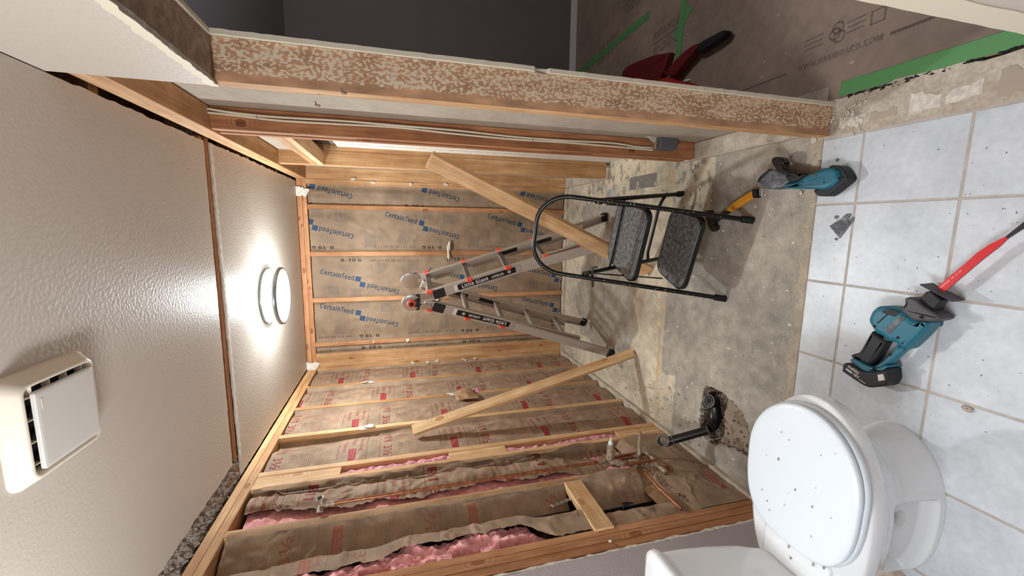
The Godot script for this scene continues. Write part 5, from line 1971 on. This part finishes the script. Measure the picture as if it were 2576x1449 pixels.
func build_plumbing() -> void:
	var t := thing("shower_valve", "bare copper shower pipes and valve fixed in the open left wall", "plumbing")
	t.position = Vector3(0, 0.012, 0.066)
	var x := -1.262
	var b := MB.new()
	b.tube([Vector3(x, 0.585, -1.955), Vector3(x, 1.2, -1.951), Vector3(x, 1.945, -1.948)], 0.0085, 14)
	part("riser_pipe", b, M.copper, t, "long copper riser")
	# elbow for the shower arm
	b = MB.new()
	b.tube([Vector3(x, 1.93, -1.948), Vector3(x, 1.965, -1.948), Vector3(x + 0.01, 1.985, -1.948), Vector3(x + 0.035, 1.99, -1.948)], [0.012, 0.013, 0.015, 0.0165], 14)
	var el := part("arm_elbow", b, M.brass, t, "dull brass elbow")
	b = MB.new()
	b.lathe([[0.0125, 0.0], [0.0125, 0.002]], Transform3D(Basis(Quaternion(Vector3.UP, Vector3.RIGHT)), Vector3(x + 0.0345, 1.99, -1.948)), 14)
	part("opening", b, M.void_dark, el)
	b = MB.new()
	span(b, Vector3(x - 0.012, 1.975, -1.985), Vector3(x - 0.006, 2.005, -1.911), 2, 0.002)
	part("ear", b, M.brass, el)
	# valve body: stem towards the room
	b = MB.new()
	var stem := Transform3D(Basis(Quaternion(Vector3.UP, Vector3.RIGHT)), Vector3(x - 0.01, 0.530, -1.958))
	b.lathe([[0.020, 0.0], [0.024, 0.01], [0.024, 0.035], [0.019, 0.045], [0.019, 0.10], [0.0175, 0.103]], stem, 20)
	part("valve_body", b, M.brass, t, "grey crusted valve barrel")
	b = MB.new()
	b.lathe([[0.013, 0.10], [0.013, 0.118], [0.006, 0.120], [0.005, 0.140], [0.003, 0.141]], stem, 16)
	part("valve_stem", b, M.label_white, t)
	b = MB.new()
	b.tube([Vector3(x, 0.56, -1.957), Vector3(x, 0.600, -1.955)], 0.014, 12)
	b.tube([Vector3(x, 0.530, -1.985), Vector3(x - 0.004, 0.530, -1.925), Vector3(x - 0.002, 0.50, -1.900)], [0.016, 0.016, 0.013], 12)
	b.tube([Vector3(x, 0.545, -1.925), Vector3(x + 0.01, 0.51, -1.915), Vector3(x + 0.004, 0.475, -1.905)], [0.014, 0.015, 0.012], 12)
	part("valve_ports", b, M.brass, t)
	# pipes down to the spout and the supplies
	b = MB.new()
	b.tube([Vector3(x, 0.505, -1.975), Vector3(x, 0.36, -1.985)], 0.0085, 12)
	part("drop_pipe", b, M.copper, t)
	b = MB.new()
	b.tube([Vector3(x, 0.50, -1.945), Vector3(x, 0.385, -1.955)], 0.0085, 12)
	part("drop_pipe", b, M.copper, t)
	b = MB.new()
	b.tube([Vector3(x - 0.004, 0.48, -1.905), Vector3(x - 0.004, 0.30, -1.905)], 0.0085, 12)
	part("drop_pipe", b, M.copper, t)
	b = MB.new()
	b.tube([Vector3(x, 0.385, -1.955), Vector3(x, 0.357, -1.957), Vector3(x + 0.012, 0.347, -1.960), Vector3(x + 0.04, 0.345, -1.965), Vector3(x + 0.135, 0.345, -1.97)], [0.0105, 0.0115, 0.0115, 0.011, 0.0095], 14)
	part("spout_stub", b, M.brass, t, "short pipe stub pointing into the room")
	b = MB.new()
	b.tube([Vector3(x, 0.365, -1.985), Vector3(x, 0.31, -1.985), Vector3(x, 0.295, -1.975), Vector3(x, 0.292, -1.955), Vector3(x, 0.292, -1.90)], 0.011, 12)
	part("supply_elbow", b, M.brass, t)
	for q in [[0.30, -1.885, -1.775], [0.255, -1.87, -1.79]]:
		b = MB.new()
		b.tube([Vector3(x - 0.004, q[0], q[1]), Vector3(x - 0.004, q[0] + 0.005, q[2])], 0.0085, 12)
		part("supply_pipe", b, M.copper, t)
	b = MB.new()
	b.tube([Vector3(x + 0.002, 0.31, -1.86), Vector3(x + 0.002, 0.30, -1.78)], 0.013, 12)
	part("supply_stub", b, M.brass, t)
	b = MB.new()
	b.tube([Vector3(x - 0.002, 0.405, -1.81), Vector3(x - 0.008, 0.41, -1.68), Vector3(x - 0.014, 0.395, -1.53)], 0.0085, 12)
	part("branch_pipe", b, M.copper, t, "copper branch running along the low batt")
	# tub waste in the cut slab
	t = thing("drain_trap", "black plastic drain trap rising from the hole cut in the concrete", "drain")
	var A := Vector3(-1.082, 0.028, -1.758)
	var B := Vector3(-1.180, 0.195, -1.862)
	b = MB.new()
	b.tube([A, A.lerp(B, 0.5), B], 0.0225, 20)
	part("pipe", b, M.abs, t)
	for q: float in [0.02, 0.90]:
		b = MB.new()
		var c := A.lerp(B, q)
		b.tube(ring_loop(c, (B - A).normalized(), 0.0235), 0.0028, 8)
		part("collar", b, M.abs_ring, t)
	b = MB.new()
	var u := (B - A).normalized()
	var cup_n := Vector3(0.55, 0.72, 0.42).normalized()
	b.tube([B - u * 0.004, B + u * 0.016, B + u * 0.024 + cup_n * 0.012, B + u * 0.022 + cup_n * 0.034], [0.026, 0.027, 0.029, 0.034], 20)
	var cup := part("cup", b, M.abs, t)
	b = MB.new()
	b.lathe([[0.028, 0.0], [0.006, 0.002]], Transform3D(Basis(Quaternion(Vector3.UP, cup_n)), B + u * 0.022 + cup_n * 0.0345), 18)
	part("cup_dirt", b, M.dirt, cup)
	b = MB.new()
	b.tube(ring_loop(B + u * 0.022 + cup_n * 0.034, cup_n, 0.032), 0.0032, 8)
	part("cup_rim", b, M.abs_ring, cup)
	b = MB.new()
	b.tube([A + Vector3(0.004, -0.002, -0.002), A + Vector3(0.02, -0.03, -0.008), Vector3(-1.035, -0.028, -1.782), Vector3(-0.985, -0.034, -1.795), Vector3(-0.955, -0.030, -1.80)], [0.028, 0.031, 0.032, 0.031, 0.029], 20)
	part("trap_bend", b, M.abs, t)
	b = MB.new()
	b.tube([Vector3(-0.955, -0.04, -1.80), Vector3(-0.944, -0.015, -1.80), Vector3(-0.938, 0.002, -1.80)], [0.03, 0.034, 0.036], 20)
	part("socket", b, M.abs, t)
	b = MB.new()
	b.tube(ring_loop(Vector3(-0.937, 0.004, -1.80), Vector3(0.25, 1, 0.1).normalized(), 0.033, 24), 0.0035, 8)
	part("socket_rim", b, M.abs_ring, t)
	b = MB.new()
	b.lathe([[0.029, 0.0], [0.002, 0.0005]], Transform3D(Basis(Quaternion(Vector3.UP, Vector3(0.25, 1, 0.1).normalized())), Vector3(-0.937, 0.0035, -1.80)), 20)
	part("socket_mouth", b, M.void_dark, t)
	b = MB.new()
	b.tube(ring_loop(Vector3(-0.937, 0.0045, -1.80), Vector3(0.25, 1, 0.1).normalized(), 0.018, 20), 0.002, 8)
	part("socket_ring", b, M.abs_ring, t)
	# vent pipe in the near bay
	t = thing("vent_pipe", "black plastic vent pipe standing between two batts of the near left bay", "pipe")
	b = MB.new()
	b.tube([Vector3(-1.382, 0.50, -1.668), Vector3(-1.380, 0.91, -1.674), Vector3(-1.380, 1.4, -1.658), Vector3(-1.380, 2.36, -1.630)], 0.026, 18)
	part("pipe", b, M.abs, t)
	b = MB.new()
	b.tube([Vector3(-1.376, 0.53, -1.665), Vector3(-1.372, 0.60, -1.665)], 0.033, 18)
	part("coupling", b, M.abs, t)
	b = MB.new()
	b.tube(ring_loop(Vector3(-1.372, 0.603, -1.665), Vector3.UP, 0.032), 0.003, 8)
	part("glue_ring", b, M.abs_ring, t)
	b = MB.new()
	b.slab(PackedVector2Array([Vector2(-1.70, 0.855), Vector2(-1.682, 0.855), Vector2(-1.655, 0.965), Vector2(-1.672, 0.97)]), -1.30, -1.298, 0.0004, WX)
	var sp := part("hanger_strap", b, M.steel, t, "punched steel hanger strap")
	for k in 4:
		b = MB.new()
		b.lathe([[0.0035, 0.0], [0.0035, 0.001]], Transform3D(Basis(Quaternion(Vector3.UP, Vector3.RIGHT)), Vector3(-1.2979, 0.872 + k * 0.026, -1.688 + k * 0.006)), 8)
		part("punch_hole", b, M.void_dark, sp)

# ------------------------------------------------------------------ ceiling lamp and fan
func build_lamp() -> void:
	var c := Vector3(-0.455, 0.0, -2.898)
	var t := thing("ceiling_lamp", "round white drum ceiling lamp with two brushed metal rings, lit", "ceiling lamp")
	var b := MB.new()
	b.lathe([[0.15, H - 0.013], [0.172, H - 0.013], [0.175, H - 0.010], [0.175, H - 0.003], [0.173, H]], Transform3D(Basis.IDENTITY, c), 64)
	part("base_ring", b, M.nickel, t, "brushed metal base ring")
	b = MB.new()
	b.lathe([[0.02, H - 0.098], [0.10, H - 0.0965], [0.150, H - 0.092], [0.164, H - 0.086], [0.166, H - 0.076], [0.166, H - 0.010]], Transform3D(Basis.IDENTITY, c), 64)
	part("diffuser_drum", b, M.glow, t, "glowing white diffuser")
	b = MB.new()
	b.lathe([[0.167, H - 0.074], [0.172, H - 0.070], [0.181, H - 0.071], [0.183, H - 0.078], [0.181, H - 0.090], [0.172, H - 0.094], [0.1665, H - 0.090], [0.167, H - 0.074]], Transform3D(Basis.IDENTITY, c), 64, false, false)
	part("lower_ring", b, M.nickel, t, "brushed metal lower ring")
	for k in 3:
		var a := TAU * k / 3.0 + 0.5
		b = MB.new()
		var p := c + Vector3(cos(a) * 0.173, 0, sin(a) * 0.173)
		b.tube([p + Vector3.UP * (H - 0.075), p + Vector3.UP * (H - 0.016)], 0.0025, 8)
		part("standoff", b, M.nickel, t)
	var l := OmniLight3D.new()
	l.name = "drum_light"
	l.position = c + Vector3.UP * (H - 0.052)
	l.light_energy = 2.1
	l.light_color = Color(0.95, 0.985, 1.0)
	l.light_size = 0.045
	l.omni_range = 12.0
	l.omni_attenuation = 2.0
	l.shadow_enabled = true
	add_child(l, true)

func build_fan() -> void:
	var c := Vector3(-0.452, 0.0, -1.170)
	var t := thing("exhaust_fan", "square cream exhaust fan cover in the near ceiling", "exhaust fan")
	var b := MB.new()
	b.loft([rounded(c.x, c.z, 0.090, 0.090, 0.010, H - 0.016), rounded(c.x, c.z, 0.098, 0.098, 0.016, H - 0.033), rounded(c.x, c.z, 0.103, 0.103, 0.020, H - 0.036), rounded(c.x, c.z, 0.109, 0.109, 0.024, H - 0.033), rounded(c.x, c.z, 0.122, 0.122, 0.028, H - 0.012), rounded(c.x, c.z, 0.126, 0.126, 0.03, H - 0.007), rounded(c.x, c.z, 0.127, 0.127, 0.03, H)], false, false)
	part("frame", b, M.fan_white, t)
	b = MB.new()
	span(b, Vector3(c.x - 0.105, H - 0.016, c.z - 0.105), Vector3(c.x + 0.105, H - 0.012, c.z + 0.105), 0)
	part("intake", b, M.void_dark, t, "dark sheet painting in the shade of the intake slots")
	b = MB.new()
	var px := c.x - 0.003
	var pz := c.z - 0.006
	b.loft([rounded(px, pz, 0.080, 0.080, 0.006, H - 0.041), rounded(px, pz, 0.087, 0.087, 0.006, H - 0.0405), rounded(px, pz, 0.0885, 0.0885, 0.006, H - 0.039), rounded(px, pz, 0.0885, 0.0885, 0.006, H - 0.032)])
	var pn := part("panel", b, M.fan_panel, t, "flat pale centre panel")
	b = MB.new()
	span(b, Vector3(px + 0.048, H - 0.0418, pz + 0.070), Vector3(px + 0.070, H - 0.0408, pz + 0.076), 0, 0.0003)
	part("embossed_badge", b, M.fan_white, pn)
	for k in 4:
		b = MB.new()
		var s := -0.075 + k * 0.05
		span(b, Vector3(c.x + s, H - 0.032, c.z + 0.076), Vector3(c.x + s + 0.002, H - 0.014, c.z + 0.098), 2, 0.0003)
		part("rib", b, M.fan_white, t)
		b = MB.new()
		span(b, Vector3(c.x + 0.078, H - 0.032, c.z + s), Vector3(c.x + 0.098, H - 0.014, c.z + s + 0.002), 0, 0.0003)
		part("rib", b, M.fan_white, t)

# ------------------------------------------------------------------ wiring
func build_wiring() -> void:
	var t := thing("electrical_box", "grey plastic electrical box on the brown double stud near the floor", "electrical box")
	var b := MB.new()
	span(b, Vector3(0.411, 0.185, -2.029), Vector3(0.476, 0.295, -1.972), 1, 0.006)
	part("box", b, M.box_grey, t)
	b = MB.new()
	span(b, Vector3(0.414, 0.295, -2.025), Vector3(0.470, 0.312, -1.995), 1, 0.003)
	part("cable_clamp", b, M.brass, t)
	for k in 4:
		b = MB.new()
		b.tube([Vector3(0.445 + k * 0.007, 0.30, -2.0), Vector3(0.455 + k * 0.008, 0.335, -1.995 + k * 0.004), Vector3(0.466 + k * 0.002, 0.35 + 0.01 * k, -1.99)], 0.003, 6)
		part("torn_tag", b, M.gyp, t)
	for j in 2:
		b = MB.new()
		var o := j * 0.0118
		var ys := [2.375, 2.25, 2.10, 1.85, 1.62, 1.35, 1.06, 0.8, 0.55, 0.40, 0.305]
		var xs := [0.440, 0.436, 0.428, 0.431, 0.434, 0.424, 0.418, 0.420, 0.417, 0.414, 0.413]
		var pts := []
		for i in ys.size():
			var e := sin(i * 2.3 + j * 2.0) * 0.004 * j
			pts.append(Vector3(xs[i] + o + e, ys[i], -2.024 - 0.0 + absf(e)))
		b.tube(smooth(pts, 5), 0.0048, 8)
		solo("cable", b, M.cable, "white cable stapled along the brown double stud, " + ("outer of the pair" if j == 0 else "inner of the pair against the wallboard"), "cable")
	for y in [2.18, 1.52, 0.98, 0.47]:
		b = MB.new()
		var sx := 0.428 if y > 1.2 else 0.418
		span(b, Vector3(sx - 0.008, y - 0.0015, -2.027), Vector3(sx + 0.018, y + 0.0015, -2.0165), 0, 0.0005)
		solo("cable_staple", b, M.steel, "small metal staple holding the white cables to the stud", "staple", "cable staples on the brown stud")

func smooth(pts: Array, k: int) -> Array:
	var out := []
	for i in pts.size() - 1:
		var a: Vector3 = pts[maxi(i - 1, 0)]
		var b: Vector3 = pts[i]
		var c: Vector3 = pts[i + 1]
		var d: Vector3 = pts[mini(i + 2, pts.size() - 1)]
		for j in k:
			out.append(b.cubic_interpolate(c, a, d, float(j) / k))
	out.append(pts[pts.size() - 1])
	return out

# ------------------------------------------------------------------ red pan in the hall
func build_dustpan() -> void:
	var t := thing("dustpan", "dark red plastic dustpan with a black tipped arm on the hall floor", "dustpan")
	var ox := 1540.0
	var oy := 60.0
	var sc := 8.05
	flat_part("pan", [190, 1300, 215, 1110, 250, 960, 330, 860, 600, 740, 900, 630, 1120, 600, 1190, 578, 1188, 600, 1130, 790, 1070, 970, 1000, 1100, 960, 1350], ox, oy, sc, 0.03, 0.0, 0.045, 0.008, M.red_plastic, t)
	flat_part("arm", [1060, 1000, 1075, 968, 1160, 945, 1300, 740, 1500, 560, 1720, 402, 1770, 470, 1650, 640, 1500, 800, 1400, 930, 1300, 1060, 1180, 1080, 1100, 1045], ox, oy, sc, 0.05, 0.02, 0.065, 0.008, M.red_plastic, t)
	flat_part("black_tip", [1728, 425, 1900, 320, 2270, 122, 2325, 140, 2325, 180, 2250, 270, 2050, 420, 1850, 540, 1745, 590, 1700, 560, 1768, 475], ox, oy, sc, 0.05, 0.015, 0.06, 0.008, M.black_soft, t)
	flat_part("tail", [1010, 1130, 1060, 1100, 1180, 1090, 1280, 1110, 1390, 1162, 1500, 1168, 1900, 1315, 1900, 1420, 1000, 1380], ox, oy, sc, 0.03, 0.0, 0.05, 0.010, M.red_bright, t)
	flat_part("hinge_knob", [1470, 1165, 1560, 1120, 1600, 1115, 1605, 1145, 1560, 1170, 1500, 1180], ox, oy, sc, 0.045, 0.04, 0.062, 0.003, M.label_white, t)

# ------------------------------------------------------------------ lumps, chips and crumbs
func build_small() -> void:
	var r := RandomNumberGenerator.new()
	r.seed = 88
	# joint compound left on the studs
	var mud := func(at: Vector3, s: Vector3, n: int, label: String) -> void:
		var b := MB.new()
		for k in n:
			b.lump(at + Vector3(r.randf_range(-0.4, 0.4), r.randf_range(-0.4, 0.4), r.randf_range(-0.4, 0.4)) * s, s * r.randf_range(0.45, 0.8), r.randi(), 8, 0.22)
		solo("plaster_lump", b, M.gyp, label, "plaster", "plaster left on the studs")
	mud.call(Vector3(XL + 0.004, 1.90, -3.45), Vector3(0.012, 0.075, 0.03), 5, "white plaster smear on the first thin stud of the left wall, upper part")
	mud.call(Vector3(XL + 0.005, 1.255, -3.04), Vector3(0.014, 0.085, 0.035), 6, "white plaster smear on the second thin stud of the left wall, mid height")
	mud.call(Vector3(XL + 0.005, 1.86, -2.645), Vector3(0.014, 0.08, 0.04), 6, "white plaster smear on the third thin stud of the left wall, upper part")
	mud.call(Vector3(-0.232, 1.18, ZB + 0.008), Vector3(0.13, 0.03, 0.016), 9, "long white plaster drip across a back wall stud right of the ladder top")
	mud.call(Vector3(-0.685, 1.34, ZB + 0.006), Vector3(0.045, 0.10, 0.014), 8, "white plaster clot on a back wall stud between the ladder legs")
	mud.call(Vector3(-1.065, 1.87, ZB + 0.004), Vector3(0.022, 0.018, 0.012), 3, "small white plaster dab on the left back stud, upper")
	mud.call(Vector3(-1.06, 1.56, ZB + 0.004), Vector3(0.03, 0.03, 0.012), 4, "round white plaster dab on the left back stud, lower")
	mud.call(Vector3(0.165, 0.58, ZB + 0.005), Vector3(0.03, 0.03, 0.016), 4, "white plaster dab low on the right back stud behind the leaning timber")
	for q in [[890, 452, "highest"], [939, 458, "second from the top"], [1031, 463, "third from the top"], [1124, 463, "fourth from the top"], [1180, 468, "lowest"]]:
		mud.call(on_z(q[0], q[1], ZB + 0.006), Vector3(0.024, 0.035, 0.014), 4, "white plaster dab on the right corner stud, " + q[2])
	for q in [[1035, 913, "highest"], [1075, 911, "second"], [1100, 908, "third"], [1168, 905, "fourth"], [1195, 902, "lowest"]]:
		mud.call(on_z(q[0], q[1], ZB + 0.006), Vector3(0.02, 0.04, 0.012), 4, "white plaster dab on the left corner stud, " + q[2])
	for q in [[748, 482, "right"], [783, 922, "left"]]:
		var b := MB.new()
		var c := on_z(q[0], q[1], ZB + 0.01)
		b.slab(poly([jag(Vector2(c.x - 0.035, 2.36), Vector2(c.x - 0.03, H), 8, 0.008), jag(Vector2(c.x + 0.045, H), Vector2(c.x + 0.02, 2.33), 8, 0.012)]), -ZB - 0.012, -ZB - 0.004, 0.001, WZ)
		solo("torn_corner", b, M.gyp, "torn white corner of wallboard at the ceiling in the back %s corner" % q[2], "plaster", "torn wallboard corners")
	# nails standing in the studs
	for q in [[859, 222, 0.345], [793, 255, 0.36]]:
		var b := MB.new()
		var p := on_x(q[0], q[1], 0.362)
		b.tube([p, p + Vector3(-0.012, -0.004, 0.004)], 0.0016, 6)
		b.lump(p + Vector3(-0.012, -0.006, 0.003), Vector3(0.008, 0.016, 0.008), int(q[0]), 6, 0.3)
		solo("bent_nail", b, M.brass, "bent nail with a plaster crumb standing in the " + ("glue-flecked door post" if q[0] > 800 else "second door post stud"), "nail", "nails in the door post")
	var b := MB.new()
	b.tube([on_x(1535, 1360, XL + 0.002), on_x(1536, 1362, XL + 0.03)], 0.0035, 8)
	b.lump(on_x(1535, 1361, XL + 0.028), Vector3(0.006, 0.016, 0.012), 3, 6, 0.3)
	solo("wall_anchor", b, M.debris, "small white wall anchor in the wide post above the toilet tank", "anchor")
	# larger chips one could pick up
	var chips := [[1790, 505, 0.020, "cream plaster sliver on the concrete beside the hammer"], [2015, 485, 0.022, "white plaster chip between the teal oscillating tool and the tiles"], [2435, 1028, 0.026, "tan tile chip on the grout line right of the toilet"], [1745, 420, 0.030, "round cream plaster cake near the right stud foot"], [2103, 602, 0.014, "grey chip at the point of the plunge blade"], [2104, 547, 0.014, "grey chip above the plunge blade"], [1757, 478, 0.022, "white plaster flake beside the stool's rear foot"], [1762, 470, 0.018, "small white plaster crumb beside the stool's rear foot"], [2106, 403, 0.012, "small dark crumb on the tile beside the tool battery"], [1918, 597, 0.014, "white crumb on the concrete before the stool foot"], [2060, 408, 0.016, "thin tan splinter at the tile edge beside the tool"], [1800, 650, 0.012, "white crumb on the concrete left of the hammer head"]]
	for k in chips.size():
		var q: Array = chips[k]
		var m := MB.new()
		var c := on_y(q[0], q[1], 0.003)
		m.lump(Vector3(c.x, 0.004, c.z), Vector3(q[2] * r.randf_range(0.7, 1.2), 0.008, q[2] * r.randf_range(0.6, 1.0)), 60 + k, 6, 0.3)
		solo("plaster_chip", m, M.debris3 if q[3].contains("grey") or q[3].contains("dark") else (M.debris2 if q[3].contains("tan") else M.debris), q[3], "debris", "chips lying on the floor")
	# chips on the toilet
	var lid := [[1958, 1155, 0.014], [2000, 1232, 0.011], [1973, 1270, 0.010], [2043, 1275, 0.011], [1930, 1260, 0.009], [2040, 1350, 0.010], [1917, 1232, 0.008], [1935, 1283, 0.007], [2090, 1303, 0.008], [1966, 1087, 0.008], [1985, 1107, 0.006], [2101, 1142, 0.007], [1928, 1145, 0.006], [2065, 1145, 0.006], [2052, 1228, 0.006], [1984, 1240, 0.005]]
	for k in lid.size():
		var q: Array = lid[k]
		var m := MB.new()
		var c := on_y(q[0], q[1], 0.436)
		m.lump(Vector3(c.x, 0.4365, c.z), Vector3(q[2] * 0.7, 0.0016, q[2] * 0.5), 160 + k, 5, 0.4)
		solo("lid_chip", m, [M.debris2, M.debris3, M.debris][k % 3], "tiny plaster chip lying on the closed toilet lid", "debris", "chips on the toilet lid")
	var deck := [[1970, 1343, 0.018], [1985, 1375, 0.016], [1990, 1404, 0.014], [2025, 1388, 0.018], [2046, 1420, 0.016], [2074, 1428, 0.016]]
	for k in deck.size():
		var q: Array = deck[k]
		var m := MB.new()
		var c := on_y(q[0], q[1], 0.404)
		m.lump(Vector3(c.x, 0.4065, c.z), Vector3(q[2] * 0.8, 0.0025, q[2] * 0.45), 260 + k, 5, 0.4)
		solo("deck_chip", m, [M.debris, M.debris2, M.debris3][k % 3], "plaster chip lying on the toilet deck behind the lid", "debris", "chips on the toilet deck")
	# crumbs nobody would count
	b = MB.new()
	for k in 700:
		var x := r.randf_range(-1.2, 0.34)
		var z := r.randf_range(-3.8, -1.34)
		if k % 3 == 0:
			x = r.randf_range(0.1, 0.36)
			z = r.randf_range(-3.3, -1.35)
		if x < -0.84 and x > -1.18 and z > -1.88 and z < -1.5:
			continue
		var s := r.randf_range(0.002, 0.007)
		b.lump(Vector3(x, s * 0.25, z), Vector3(s * r.randf_range(0.8, 1.8), s * 0.7, s), 3000 + k, 4, 0.4)
	var o := solo("crumbs", b, M.debris, "scattered white plaster crumbs on the bare concrete", "debris")
	o.set_meta("kind", "stuff")
	b = MB.new()
	for k in 120:
		var x := r.randf_range(-0.6, 0.35)
		var z := r.randf_range(-1.3, -0.5)
		var s := r.randf_range(0.001, 0.0035)
		b.lump(Vector3(x, s * 0.3, z), Vector3(s * r.randf_range(0.8, 2.0), s * 0.6, s), 5000 + k, 4, 0.4)
	o = solo("crumbs", b, M.debris3, "scattered small grey crumbs on the white tiles", "debris")
	o.set_meta("kind", "stuff")
	b = MB.new()
	for k in 120:
		var f := r.randf()
		var s := r.randf_range(0.003, 0.014)
		b.lump(Vector3(0.38 + r.randf_range(-0.03, 0.09), 0.003, -1.34 + f * f * 0.2 - 0.03), Vector3(s * 1.3, s * 0.6, s), 6000 + k, 5, 0.4)
	o = solo("crumbs", b, M.gyp, "heap of cream crumbs at the foot of the door post", "debris")
	o.set_meta("kind", "stuff")
	b = MB.new()
	for k in 90:
		var s := r.randf_range(0.004, 0.014)
		b.lump(Vector3(0.497 - absf(r.randfn(0.0, 0.006)), 0.0, -1.25 + r.randf() * 0.75), Vector3(s * 0.7, 0.004, s * 1.6), 7000 + k, 5, 0.4)
	o = solo("tar_bits", b, M.void_dark, "torn black underlay bits along the doorway tape", "debris")
	o.set_meta("kind", "stuff")
